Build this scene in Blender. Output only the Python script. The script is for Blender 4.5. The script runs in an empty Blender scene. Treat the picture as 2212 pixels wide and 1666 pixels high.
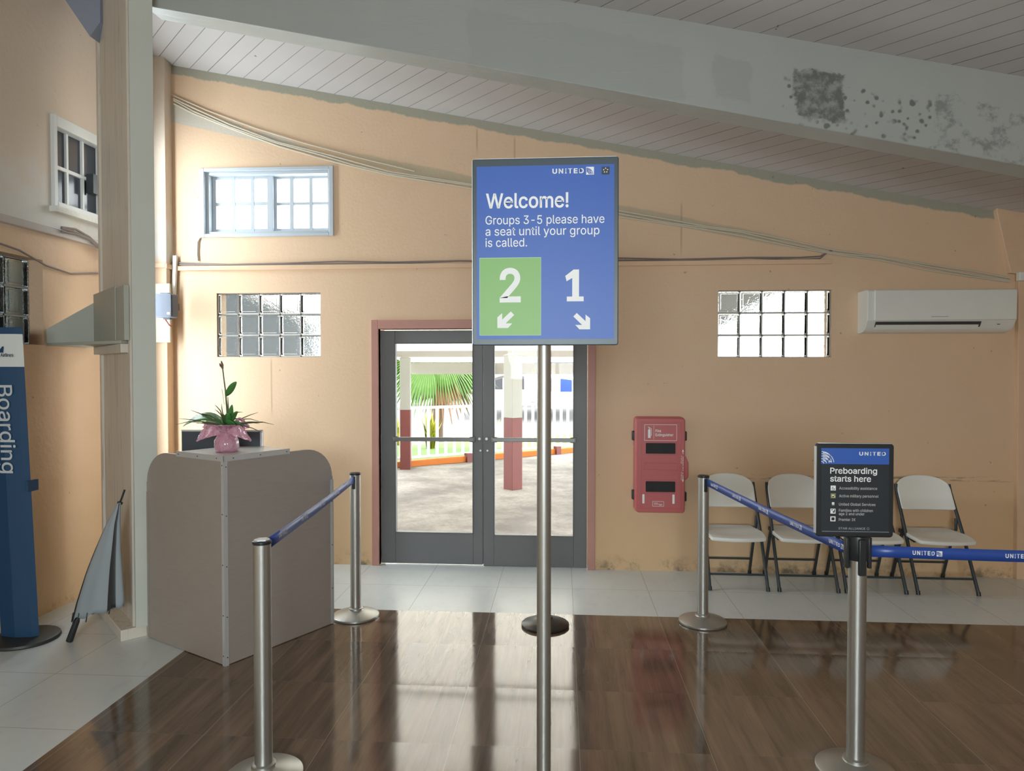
import bpy, bmesh, math, random
from mathutils import Vector, Matrix
random.seed(7)
sc = bpy.context.scene
COL = sc.collection
R = math.radians
PI = math.pi

# ------------------------------------------------------------------ camera, sky, sun, daylight, fill lamp
cam = bpy.data.cameras.new('camera'); cam.sensor_fit = 'HORIZONTAL'; cam.sensor_width = 36.0
cam.lens = 36.0 * 1520.0 / 2212.0; cam.clip_end = 300
camo = bpy.data.objects.new('camera', cam); COL.objects.link(camo)
camo.location = (0, 0, 1.75); camo.rotation_euler = (R(90 - 1.2437), 0, R(4.1))
sc.camera = camo
sc.view_settings.view_transform = 'Standard'; sc.view_settings.look = 'None'
sc.view_settings.gamma = 1.0; sc.view_settings.use_curve_mapping = False
sc.view_settings.exposure = 0.13
sc.cycles.use_denoising = True
sc.cycles.max_bounces = 10; sc.cycles.diffuse_bounces = 5; sc.cycles.glossy_bounces = 4
sc.cycles.transmission_bounces = 8; sc.cycles.transparent_max_bounces = 16
sc.cycles.caustics_reflective = False; sc.cycles.caustics_refractive = False
sc.cycles.sample_clamp_indirect = 6.0
w = bpy.data.worlds.new('sky'); sc.world = w; w.use_nodes = True
bgn = w.node_tree.nodes['Background']; bgn.inputs[0].default_value = (0.93, 0.97, 1.0, 1); bgn.inputs[1].default_value = 9.0

def light(name, kind, loc, rot, energy, color, **kw):
    l = bpy.data.lights.new(name, kind); l.energy = energy; l.color = color
    for k, v in kw.items(): setattr(l, k, v)
    o = bpy.data.objects.new(name, l); o.location = loc; o.rotation_euler = rot; COL.objects.link(o); return o
light('sun', 'SUN', (0, 0, 20), (R(28), R(18), 0), 7.0, (1, .96, .88), angle=R(1.0))
# daylight through the high window of the left wall, and an added fill lamp behind the camera
light('window_daylight_left', 'AREA', (-3.66, 5.64, 2.3), (0, R(-90), 0), 56, (.84, .94, 1.0), shape='RECTANGLE', size=3.0, size_y=.26)
light('rear_fill_lamp', 'AREA', (-0.2, -2.9, 2.0), (R(62), 0, R(8)), 205, (.84, .95, 1.0), shape='RECTANGLE', size=2.0, size_y=1.0)
def portal(x, z, sx, sz):
    o = light('sky_portal', 'AREA', (x, 6.45, z), (R(-90), 0, 0), 1, (1, 1, 1), shape='RECTANGLE', size=sx, size_y=sz)
    o.data.cycles.is_portal = True
portal(-.70, 1.1, 1.8, 2.0); portal(-2.65, 3.26, 1.15, .55)
o = light('sky_portal', 'AREA', (-.2, -3.25, 2.0), (R(90), 0, 0), 1, (1, 1, 1), shape='RECTANGLE', size=2.0, size_y=1.0); o.data.cycles.is_portal = True
o = light('sky_portal', 'AREA', (-4.05, 5.78, 2.3), (0, R(-90), 0), 1, (1, 1, 1), shape='RECTANGLE', size=3.2, size_y=.56); o.data.cycles.is_portal = True

# ------------------------------------------------------------------ helpers: colours and node materials
def lin(c):
    return tuple(((v / 255) / 12.92 if v / 255 <= .04045 else ((v / 255 + .055) / 1.055) ** 2.4) for v in c)

class NT:
    """small node builder for one material"""
    def __init__(s, name):
        s.m = bpy.data.materials.new(name); s.m.use_nodes = True
        s.t = s.m.node_tree; s.n = s.t.nodes; s.b = s.n['Principled BSDF']; s.out = s.n['Material Output']
        s._pos = None
    def new(s, typ, **kw):
        n = s.n.new(typ)
        for k, v in kw.items(): setattr(n, k, v)
        return n
    def link(s, a, b): s.t.links.new(a, b)
    def put(s, sock, v):
        if hasattr(v, 'is_linked') or isinstance(v, bpy.types.NodeSocket): s.link(v, sock)
        elif isinstance(v, (tuple, list)) and len(v) == 3 and sock.type == 'RGBA': sock.default_value = (*v, 1)
        else: sock.default_value = v
    def math(s, op, a, b=0.0, c=None, clamp=False):
        n = s.new('ShaderNodeMath', operation=op, use_clamp=clamp)
        s.put(n.inputs[0], a); s.put(n.inputs[1], b)
        if c is not None: s.put(n.inputs[2], c)
        return n.outputs[0]
    def pos(s):
        if s._pos is None:
            g = s.new('ShaderNodeNewGeometry'); sp = s.new('ShaderNodeSeparateXYZ'); s.link(g.outputs['Position'], sp.inputs[0])
            s._pos = (sp.outputs[0], sp.outputs[1], sp.outputs[2], g.outputs['Position'], g.outputs['Normal'])
        return s._pos
    def objc(s):
        return s.new('ShaderNodeTexCoord').outputs['Object']
    def scaled(s, vec, sx, sy, sz):
        n = s.new('ShaderNodeVectorMath', operation='MULTIPLY'); s.put(n.inputs[0], vec); n.inputs[1].default_value = (sx, sy, sz); return n.outputs[0]
    def noise(s, vec, scale, detail=4, rough=.55, dist=0):
        n = s.new('ShaderNodeTexNoise'); s.put(n.inputs['Vector'], vec); n.inputs['Scale'].default_value = scale
        n.inputs['Detail'].default_value = detail; n.inputs['Roughness'].default_value = rough; n.inputs['Distortion'].default_value = dist
        return n.outputs['Fac']
    def ramp(s, f, stops):
        n = s.new('ShaderNodeValToRGB'); s.put(n.inputs[0], f)
        e = n.color_ramp.elements
        while len(e) < len(stops): e.new(.5)
        for i, (p, c) in enumerate(stops): e[i].position = p; e[i].color = (*c, 1) if len(c) == 3 else c
        return n.outputs[0]
    def step(s, f, lo, hi):
        n = s.new('ShaderNodeMapRange', interpolation_type='SMOOTHSTEP'); s.put(n.inputs[0], f)
        n.inputs[1].default_value = lo; n.inputs[2].default_value = hi; return n.outputs[0]
    def mix(s, f, a, b, blend='MIX'):
        n = s.new('ShaderNodeMix', data_type='RGBA', blend_type=blend); s.put(n.inputs[0], f); s.put(n.inputs[6], a); s.put(n.inputs[7], b); return n.outputs[2]
    def bump(s, h, strength=.3, dist=.01, normal=None):
        n = s.new('ShaderNodeBump'); s.put(n.inputs['Height'], h); n.inputs['Strength'].default_value = strength; n.inputs['Distance'].default_value = dist
        if normal is not None: s.put(n.inputs['Normal'], normal)
        return n.outputs[0]
    def set(s, **kw):
        names = dict(color='Base Color', rough='Roughness', metal='Metallic', normal='Normal', ior='IOR', trans='Transmission Weight', emis='Emission Color',
                     emis_s='Emission Strength', coat='Coat Weight', spec='Specular IOR Level', alpha='Alpha', sss='Subsurface Weight', sheen='Sheen Weight')
        for k, v in kw.items(): s.put(s.b.inputs[names[k]], v)
        return s.m

MATS = {}
def mat(name, rgb, rough=.5, metal=0, var=.06, scale=9, bump=0, bscale=120, spec=.5):
    """plain painted / plastic / metal surface with slight mottling"""
    if name in MATS: return MATS[name]
    t = NT(name); c = lin(rgb); v = t.objc()
    n = t.noise(v, scale)
    col = t.mix(n, tuple(x * (1 - var) for x in c), tuple(min(1, x * (1 + var)) for x in c))
    t.set(color=col, rough=rough, metal=metal, spec=spec)
    if bump: t.set(normal=t.bump(t.noise(v, bscale, 3), bump, .004))
    MATS[name] = t.m; return t.m

# walls: peach paint, uneven, with the grey roof paint overlapping at the top and dirt along the floor
def wall_mat(name, back):
    t = NT(name); x, y, z, p, nrm = t.pos()
    n1 = t.noise(p, .9, 5); n2 = t.noise(p, 4.5, 5); n3 = t.noise(t.scaled(p, 6, 6, 1.2), 1.3, 4)
    base = t.mix(n1, lin((222, 192, 162)), lin((227, 198, 168)))
    base = t.mix(t.math('MULTIPLY', n2, .35), base, lin((212, 178, 138)))
    # yellower towards the floor
    low = t.step(t.math('ADD', z, t.math('MULTIPLY', n1, .8)), 1.9, .5)
    base = t.mix(t.math('MULTIPLY', low, .45), base, lin((216, 180, 126)))
    dirt = t.math('MULTIPLY', t.step(z, .16, .0), t.step(t.noise(p, 7, 6, .7), .45, .7))
    base = t.mix(dirt, base, lin((118, 108, 88)))
    if back:
        edge = t.math('SUBTRACT', t.math('SUBTRACT', 3.80, t.math('MULTIPLY', x, .2)), z)     # distance below the sloping ceiling
        wav = t.math('MULTIPLY', t.math('SUBTRACT', t.noise(t.scaled(p, 1, 1, .25), 3.2, 6, .65), .5), .12)
        grey = t.step(t.math('ADD', edge, wav), .085, .065)
        base = t.mix(t.math('MULTIPLY', grey, .85), base, lin((150, 155, 142)))
        # old grey-green patch left unpainted above the window, tapering to the right
        up = t.math('SUBTRACT', t.math('SUBTRACT', 4.19, t.math('MULTIPLY', t.math('ADD', x, 3.6), .34)), z)
        dn = t.math('SUBTRACT', z, t.math('SUBTRACT', 4.01, t.math('MULTIPLY', t.math('ADD', x, 3.6), .235)))
        msk = t.math('MULTIPLY', t.step(t.math('ADD', up, wav), -.01, .01), t.step(dn, -.004, .004))
        base = t.mix(t.math('MULTIPLY', msk, .6), base, lin((176, 186, 184)))
        # grey paint band that follows the cable run to the right
        e2 = t.math('SUBTRACT', z, t.math('SUBTRACT', 3.225, t.math('MULTIPLY', x, .213)))
        m2 = t.math('MULTIPLY', t.step(t.math('ADD', e2, t.math('MULTIPLY', wav, .5)), .075, .055), t.step(e2, -.03, -.015))
        m2 = t.math('MULTIPLY', m2, t.math('MULTIPLY', t.step(x, 2.1, 1.5), t.step(x, -2.4, -1.4)))
        base = t.mix(t.math('MULTIPLY', m2, .55), base, lin((165, 168, 142)))
        for sx, z0, z1 in ((-.42, 3.45, 3.80), (-.75, 3.60, 3.88), (-2.62, 1.30, 1.86), (1.02, 2.70, 3.2)):
            dx = t.math('ABSOLUTE', t.math('SUBTRACT', t.math('ADD', x, t.math('MULTIPLY', wav, .1)), sx))
            st = t.math('MULTIPLY', t.step(dx, .012, .002), t.math('MULTIPLY', t.step(z, z0, z0 + .15), t.step(z, z1 + .02, z1 - .05)))
            base = t.mix(t.math('MULTIPLY', st, .35), base, lin((110, 96, 78)))
        # scuffed line behind the chairs
        sc1 = t.math('MULTIPLY', t.step(t.math('ABSOLUTE', t.math('SUBTRACT', z, .83)), .03, .005), t.step(t.noise(t.scaled(p, 1, 1, 8), 5, 5, .7), .5, .6))
        sc1 = t.math('MULTIPLY', sc1, t.step(x, 1.1, 1.3))
        base = t.mix(t.math('MULTIPLY', sc1, .65), base, lin((95, 82, 66)))
    else:
        # old pale whitewash above the ledge and around the window, with upper-wall glare painted in
        wash_glare = t.math('MULTIPLY', t.step(z, 2.68, 2.8), t.math('ADD', .5, t.math('MULTIPLY', t.step(t.math('ADD', z, t.math('MULTIPLY', n2, .9)), 3.75, 3.3), .5)))
        base = t.mix(t.math('MULTIPLY', wash_glare, .75), base, lin((214, 222, 222)))
    sp = t.step(t.noise(p, 26, 2, .4), .77, .8)
    base = t.mix(t.math('MULTIPLY', sp, .5), base, lin((110, 96, 80)))
    h = t.math('ADD', t.math('MULTIPLY', n2, .6), t.noise(p, 38 if back else 22, 5, .6))
    t.set(color=base, rough=.62 if back else .5, normal=t.bump(h, .16 if back else .45, .012))
    return t.m
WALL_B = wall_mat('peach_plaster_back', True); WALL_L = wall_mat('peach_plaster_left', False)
PEACH = mat('peach_paint', (222, 190, 158), .6, var=.08, bump=.15, bscale=60)

def ceiling_mat():
    t = NT('board_ceiling'); x, y, z, p, nrm = t.pos()
    s = t.math('DIVIDE', t.math('MULTIPLY', t.math('ADD', x, y), .7071), .1175)
    fr = t.math('FRACT', t.math('ADD', s, 200.0)); fl = t.math('FLOOR', t.math('ADD', s, 200.0))
    d = t.math('ABSOLUTE', t.math('SUBTRACT', fr, .5))
    wn = t.new('ShaderNodeTexWhiteNoise', noise_dimensions='1D'); t.put(wn.inputs['W'], fl)
    gap = t.step(d, .472, .496)
    gapc = t.math('MULTIPLY', gap, t.math('ADD', .35, t.math('MULTIPLY', wn.outputs['Value'], .6)))
    n = t.noise(p, 2.2, 5)
    base = t.mix(n, lin((190, 188, 188)), lin((200, 198, 197)))
    base = t.mix(t.math('MULTIPLY', wn.outputs['Value'], .12), base, lin((172, 168, 168)))
    spots = t.step(t.noise(p, 17, 2, .4), .78, .81)
    base = t.mix(t.math('MULTIPLY', spots, .7), base, lin((70, 66, 60)))
    base = t.mix(gapc, base, lin((74, 72, 70)))
    t.set(color=base, rough=.55, normal=t.bump(t.math('MULTIPLY', gap, -1.0), .5, .01))
    return t.m
CEIL = ceiling_mat()

def beam_mat():
    t = NT('painted_concrete_beam'); x, y, z, p, nrm = t.pos()
    s = t.math('SUBTRACT', z, t.math('SUBTRACT', 3.607, t.math('MULTIPLY', x, .2105)))
    n = t.noise(p, 1.7, 6, .6); n2 = t.noise(p, 9, 5, .65)
    base = t.mix(n, lin((166, 172, 169)), lin((180, 184, 180)))
    wob = t.math('MULTIPLY', t.math('SUBTRACT', t.noise(p, 6, 5, .7), .5), .16)
    def rect(x0, x1, s0, s1):
        xx = t.math('ADD', x, wob); ss = t.math('ADD', s, wob)
        a = t.math('MULTIPLY', t.step(xx, x0 - .01, x0 + .01), t.step(xx, x1 + .01, x1 - .01))
        b = t.math('MULTIPLY', t.step(ss, s0 - .01, s0 + .01), t.step(ss, s1 + .01, s1 - .01))
        return t.math('MULTIPLY', a, b)
    base = t.mix(t.math('MULTIPLY', rect(-.6, .76, .0, .36), .35), base, lin((158, 166, 160)))
    base = t.mix(t.math('MULTIPLY', rect(.95, 1.18, .07, .34), .6), base, lin((160, 166, 162)))
    front = t.step(y, 4.60, 4.585)
    vor = t.new('ShaderNodeTexVoronoi', feature='SMOOTH_F1'); t.put(vor.inputs['Vector'], t.scaled(p, 1, 1, 1)); vor.inputs['Scale'].default_value = 24
    dots = t.step(t.math('ADD', vor.outputs['Distance'], t.math('MULTIPLY', n2, .5)),   .60, .42)
    dense = t.math('MULTIPLY', rect(1.46, 1.76, .05, .36), t.math('ADD', .30, t.math('MULTIPLY', t.step(t.noise(p, 14, 5, .7), .38, .6), .55)))
    m1 = t.math('MULTIPLY', rect(1.40, 2.28, .0, .30), t.math('MULTIPLY', dots, t.step(t.noise(p, 5, 3), .36, .50)))
    m2 = t.math('MULTIPLY', rect(2.3, 3.1, .0, .34), t.math('MULTIPLY', t.step(n2, .48, .62), .5))
    mould = t.math('MULTIPLY', t.math('MAXIMUM', t.math('MAXIMUM', dense, t.math('MULTIPLY', m1, .8)), m2), front)
    base = t.mix(mould, base, lin((92, 96, 92)))
    wood = t.step(t.noise(t.scaled(p, 1, 9, 9), 2.5, 5, .6), .5, .7)
    t.set(color=base, rough=.42, normal=t.bump(t.math('ADD', n2, t.math('MULTIPLY', wood, .5)), .22, .008))
    return t.m
BEAM = beam_mat()

def floor_mats():
    t = NT('grey_tile_floor'); x, y, z, p, nrm = t.pos()
    def grid(t, x, y):
        u = t.math('ADD', t.math('DIVIDE', t.math('SUBTRACT', x, .081), .599), 50.0); v = t.math('ADD', t.math('DIVIDE', t.math('SUBTRACT', y, 5.02), .5985), 50.0)
        fu = t.math('SUBTRACT', t.math('FRACT', u), .5); fv = t.math('SUBTRACT', t.math('FRACT', v), .5)
        du = t.math('ABSOLUTE', fu); dv = t.math('ABSOLUTE', fv)
        cell = t.math('ADD', t.math('FLOOR', u), t.math('MULTIPLY', t.math('FLOOR', v), 37.0))
        wn = t.new('ShaderNodeTexWhiteNoise', noise_dimensions='1D'); t.put(wn.inputs['W'], cell)
        return du, dv, wn, fu, fv
    du, dv, wn, fu, fv = grid(t, x, y)
    g = t.math('MAXIMUM', t.step(du, .4955, .4985), t.step(dv, .4955, .4985))
    n = t.noise(p, 2.4, 6, .6); veins = t.noise(t.scaled(p, 2.2, 1, 1), 5, 6, .65, .8)
    base = t.mix(n, lin((204, 212, 213)), lin((216, 222, 221)))
    base = t.mix(t.math('MULTIPLY', t.step(veins, .5, .75), .25), base, lin((176, 180, 178)))
    base = t.mix(t.math('MULTIPLY', g, .7), base, lin((105, 105, 98)))
    t.set(color=base, rough=t.math('ADD', .26, t.math('MULTIPLY', n, .12)), ior=1.55, normal=t.bump(t.math('ADD', n, t.math('MULTIPLY', g, -2.0)), .05, .004))
    grey = t.m
    t = NT('wood_look_tile_floor'); x, y, z, p, nrm = t.pos()
    du, dv, wn, fu, fv = grid(t, x, y)
    gx = t.step(du, .4965, .4985); gy = t.step(dv, .4965, .4985)
    off = t.new('ShaderNodeCombineXYZ'); t.put(off.inputs[1], t.math('MULTIPLY', wn.outputs['Value'], 9.0)); 
    va = t.new('ShaderNodeVectorMath', operation='ADD'); t.put(va.inputs[0], p); t.put(va.inputs[1], off.outputs[0])
    pl = t.math('FLOOR', t.math('MULTIPLY', t.math('ADD', x, 30.0), 6.68))
    wp = t.new('ShaderNodeTexWhiteNoise', noise_dimensions='1D'); t.put(wp.inputs['W'], t.math('ADD', pl, t.math('MULTIPLY', wn.outputs['Value'], 50)))
    g1 = t.noise(t.scaled(va.outputs[0], 9, .8, 1), 1.5, 5, .55, .5); g2 = t.noise(t.scaled(va.outputs[0], 70, 2.0, 1), 1.5, 4, .6)
    f = t.math('ADD', t.math('MULTIPLY', g1, .75), t.math('MULTIPLY', g2, .25))
    f = t.math('ADD', f, t.math('MULTIPLY', t.math('SUBTRACT', wp.outputs['Value'], .5), .16))
    base = t.ramp(f, [(.28, lin((78, 65, 52))), (.45, lin((100, 84, 68))), (.56, lin((114, 95, 77))), (.74, lin((132, 109, 89)))])
    base = t.mix(t.math('MULTIPLY', gx, .55), base, lin((170, 160, 145)))
    base = t.mix(t.math('MULTIPLY', gy, .35), base, lin((120, 110, 98)))
    # every tile sits a touch out of level, so reflections break from tile to tile
    cx = t.math('MULTIPLY', t.math('SUBTRACT', wn.outputs['Value'], .5), .008)
    sep = t.new('ShaderNodeSeparateColor'); t.put(sep.inputs[0], wn.outputs['Color'])
    cy = t.math('ADD', t.math('MULTIPLY', t.math('SUBTRACT', sep.outputs[1], .5), .012), t.math('MULTIPLY', t.math('MULTIPLY', fv, t.math('MULTIPLY', fv, fv)), .10))
    cv = t.new('ShaderNodeCombineXYZ'); t.put(cv.inputs[0], cx); t.put(cv.inputs[1], cy); cv.inputs[2].default_value = 0
    ad = t.new('ShaderNodeVectorMath', operation='ADD'); t.put(ad.inputs[0], nrm); t.put(ad.inputs[1], cv.outputs[0])
    nn = t.new('ShaderNodeVectorMath', operation='NORMALIZE'); t.put(nn.inputs[0], ad.outputs[0])
    wv = t.noise(p, 5, 3)
    bn = t.bump(wv, .03, .004, nn.outputs[0])
    t.set(color=base, rough=.10, ior=1.88, normal=bn)
    return grey, t.m
TILE, WOOD = floor_mats()

def thin_glass(name, tint=(1, 1, 1), refl=.08):
    t = NT(name); t.n.remove(t.b)
    tr = t.new('ShaderNodeBsdfTransparent'); tr.inputs[0].default_value = (*tint, 1)
    gl = t.new('ShaderNodeBsdfGlossy'); gl.inputs['Roughness'].default_value = .02
    mx = t.new('ShaderNodeMixShader'); lw = t.new('ShaderNodeLayerWeight'); lw.inputs[0].default_value = .25
    t.put(mx.inputs[0], t.math('ADD', t.math('MULTIPLY', lw.outputs['Fresnel'], .10), .002))
    t.link(tr.outputs[0], mx.inputs[1]); t.link(gl.outputs[0], mx.inputs[2]); t.link(mx.outputs[0], t.out.inputs[0]); return t.m
GLASS = thin_glass('clear_glass', (.97, .98, .97))

def block_glass(name, tint, pattern):
    t = NT(name); v = t.objc()
    if pattern == 'wavy': h = t.math('ADD', t.noise(v, 34, 3, .5, .6), t.math('MULTIPLY', t.noise(v, 90, 2), .35))
    else:
        n = t.new('ShaderNodeTexVoronoi'); t.put(n.inputs['Vector'], v); n.inputs['Scale'].default_value = 60; h = n.outputs['Distance']
    t.set(color=tint, rough=.05, trans=1.0, ior=1.30, normal=t.bump(h, .22, .010)); return t.m
BLOCK = block_glass('wavy_glass_block', (.93, .97, .97), 'wavy')
BLOCKD = block_glass('diamond_glass_block', (.72, .86, .92), 'diamond')

STEEL = None
def steel_mat():
    t = NT('brushed_steel'); v = t.objc()
    n = t.noise(t.scaled(v, 60, 60, 1.5), 3, 4); n2 = t.noise(v, 14, 4)
    t.set(color=t.mix(n, lin((168, 168, 163)), lin((184, 184, 178))), metal=.9, rough=t.math('ADD', .38, t.math('MULTIPLY', n2, .10)), normal=t.bump(n, .012, .002)); return t.m
STEEL = steel_mat()
ALU = mat('aluminium', (206, 209, 210), .36, .4, .05, 30)
BLACK = mat('black_plastic', (38, 42, 44), .38, 0, .1, 20)
DKMETAL = mat('charcoal_powder_coat', (58, 66, 70), .42, .2, .08, 14)
DOORG = mat('charcoal_door_paint', (108, 110, 111), .45, 0, .06, 6, .08, 90)
TERRA = mat('terracotta_paint', (186, 138, 126), .5, 0, .08, 8, .1, 80)
WHITE = mat('white_paint', (226, 230, 230), .45, 0, .03, 8)
WHITEP = mat('white_plastic', (228, 230, 224), .4, 0, .03, 6)
CHAIRW = mat('white_moulded_plastic', (236, 238, 232), .5, 0, .03, 8, .08, 200)
PRINTW = mat('white_print', (242, 244, 242), .6, 0, .01)
BLUE = mat('blue_sign_print', (52, 96, 182), .45, 0, .03, 3)
GREEN = mat('green_sign_print', (128, 180, 98), .45, 0, .03, 3)
SIGNB = mat('black_sign_print', (44, 50, 54), .4, 0, .04, 4)
GREYP = mat('grey_print', (150, 156, 160), .5, 0, .02)
def webbing():
    t = NT('blue_belt_webbing'); v = t.objc(); n = t.noise(v, 60, 3)
    c = t.mix(n, lin((46, 84, 172)), lin((56, 98, 186))); t.set(color=c, rough=.38, ior=1.8)
    tl = t.new('ShaderNodeBsdfTranslucent'); t.put(tl.inputs[0], lin((120, 150, 230))); mx = t.new('ShaderNodeMixShader'); mx.inputs[0].default_value = .3
    t.link(t.b.outputs[0], mx.inputs[1]); t.link(tl.outputs[0], mx.inputs[2]); t.link(mx.outputs[0], t.out.inputs[0]); return t.m
TAPE = webbing()
RED = mat('red_moulded_plastic', (190, 98, 98), .42, 0, .05, 5, .06, 120)
DARKG = mat('smoked_window', (52, 56, 58), .12, 0, .2, 5)
TAUPE = None
def laminate():
    t = NT('taupe_laminate'); v = t.objc()
    n = t.noise(t.scaled(v, 6, 6, 40), 1.5, 5, .6); n2 = t.noise(v, 1.6, 4)
    c = t.mix(n, lin((152, 144, 135)), lin((166, 157, 148))); c = t.mix(t.math('MULTIPLY', n2, .3), c, lin((142, 128, 118)))
    t.set(color=c, rough=.45); return t.m
TAUPE = laminate()
def pillar_mat():
    t = NT('worn_pillar_paint'); v = t.objc(); x, y, z, p, nrm = t.pos()
    n = t.noise(t.scaled(p, 22, 22, 1.0), 1.4, 6, .65); n2 = t.noise(p, 2.2, 4)
    c = t.mix(n2, lin((212, 205, 192)), lin((222, 214, 200)))
    c = t.mix(t.math('MULTIPLY', t.step(n, .54, .68), .6), c, lin((168, 148, 128)))
    t.set(color=c, rough=.55, normal=t.bump(n, .35, .006)); return t.m
PILLAR = pillar_mat()
PILLARW = mat('pillar_smooth_paint', (206, 210, 200), .5, 0, .04, 4, .06, 60)
GREYBOARD = mat('grey_green_board', (176, 178, 166), .55, 0, .05, 6, .08, 60)
NAVY = mat('navy_banner_print', (38, 74, 108), .4, 0, .05, 3)
CREAM = mat('pale_banner_print', (222, 226, 222), .45, 0, .02)
CONC = None
def asphalt():
    t = NT('worn_pavement'); x, y, z, p, nrm = t.pos()
    n = t.step(t.noise(p, 1.1, 7, .72), .3, .7); n2 = t.noise(p, 24, 4, .7)
    c = t.mix(n, lin((92, 86, 80)), lin((142, 136, 128))); c = t.mix(t.math('MULTIPLY', t.step(n2, .5, .65), .4), c, lin((86, 80, 75)))
    t.set(color=c, rough=.9, normal=t.bump(n2, .3, .02)); return t.m
CONC = asphalt()
MAROON = mat('maroon_post_paint', (106, 54, 50), .6, 0, .1, 5)
POSTW = mat('off_white_post_paint', (150, 150, 142), .6, 0, .06, 5)
ORANGE = mat('orange_kerb_paint', (172, 94, 16), .7, 0, .1, 5)
GRASS = mat('grass', (72, 96, 36), .9, 0, .35, 12, .5, 60)
LEAFG = mat('palm_leaf', (58, 88, 24), .5, 0, .3, 8)
LEAFB = mat('dry_palm_leaf', (102, 72, 44), .7, 0, .2, 8)
BARK = mat('palm_bark', (92, 74, 58), .9, 0, .35, 30, .6, 60)
SHRUB = mat('yellow_green_leaf', (128, 128, 18), .6, 0, .3, 10)
def roof_mat():
    t = NT('white_roof_boards'); t.n.remove(t.b); x, y, z, p, nrm = t.pos()
    s = t.math('FRACT', t.math('MULTIPLY', t.math('ADD', t.math('MULTIPLY', t.math('ADD', x, y), .7071), 60), 7.0))
    g = t.step(t.math('ABSOLUTE', t.math('SUBTRACT', s, .5)), .45, .49)
    c = t.mix(t.math('MULTIPLY', g, .5), lin((246, 243, 238)), lin((190, 182, 174)))
    d = t.new('ShaderNodeBsdfDiffuse'); tl = t.new('ShaderNodeBsdfTranslucent'); mx = t.new('ShaderNodeMixShader')
    t.put(d.inputs[0], c); t.put(tl.inputs[0], c); mx.inputs[0].default_value = .5
    t.link(d.outputs[0], mx.inputs[1]); t.link(tl.outputs[0], mx.inputs[2]); t.link(mx.outputs[0], t.out.inputs[0]); return t.m
ROOFT = roof_mat()
def cellophane():
    t = NT('pink_cellophane'); v = t.objc()
    n = t.noise(v, 30, 4, .6, .5)
    t.set(color=t.mix(n, lin((232, 140, 170)), lin((250, 215, 232))), rough=.12, trans=.35, ior=1.25, coat=.6, normal=t.bump(n, .8, .02)); return t.m
PINKC = cellophane()
PINKP = mat('pink_pot_wrap', (222, 96, 126), .5, 0, .2, 30)
LEAF = mat('orchid_leaf', (74, 134, 66), .35, 0, .15, 12)
LEAFD = mat('dark_grass_leaf', (78, 92, 60), .5, 0, .2, 12)
STEMB = mat('brown_flower_stem', (110, 90, 74), .6, 0, .2, 20)
UMBG = mat('grey_umbrella_cloth', (150, 160, 166), .6, 0, .05, 8)
CABLE = mat('pale_cable', (205, 196, 176), .55, 0, .06, 8)
CABLED = mat('dark_cable', (132, 120, 116), .5, 0, .06, 8)

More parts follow.
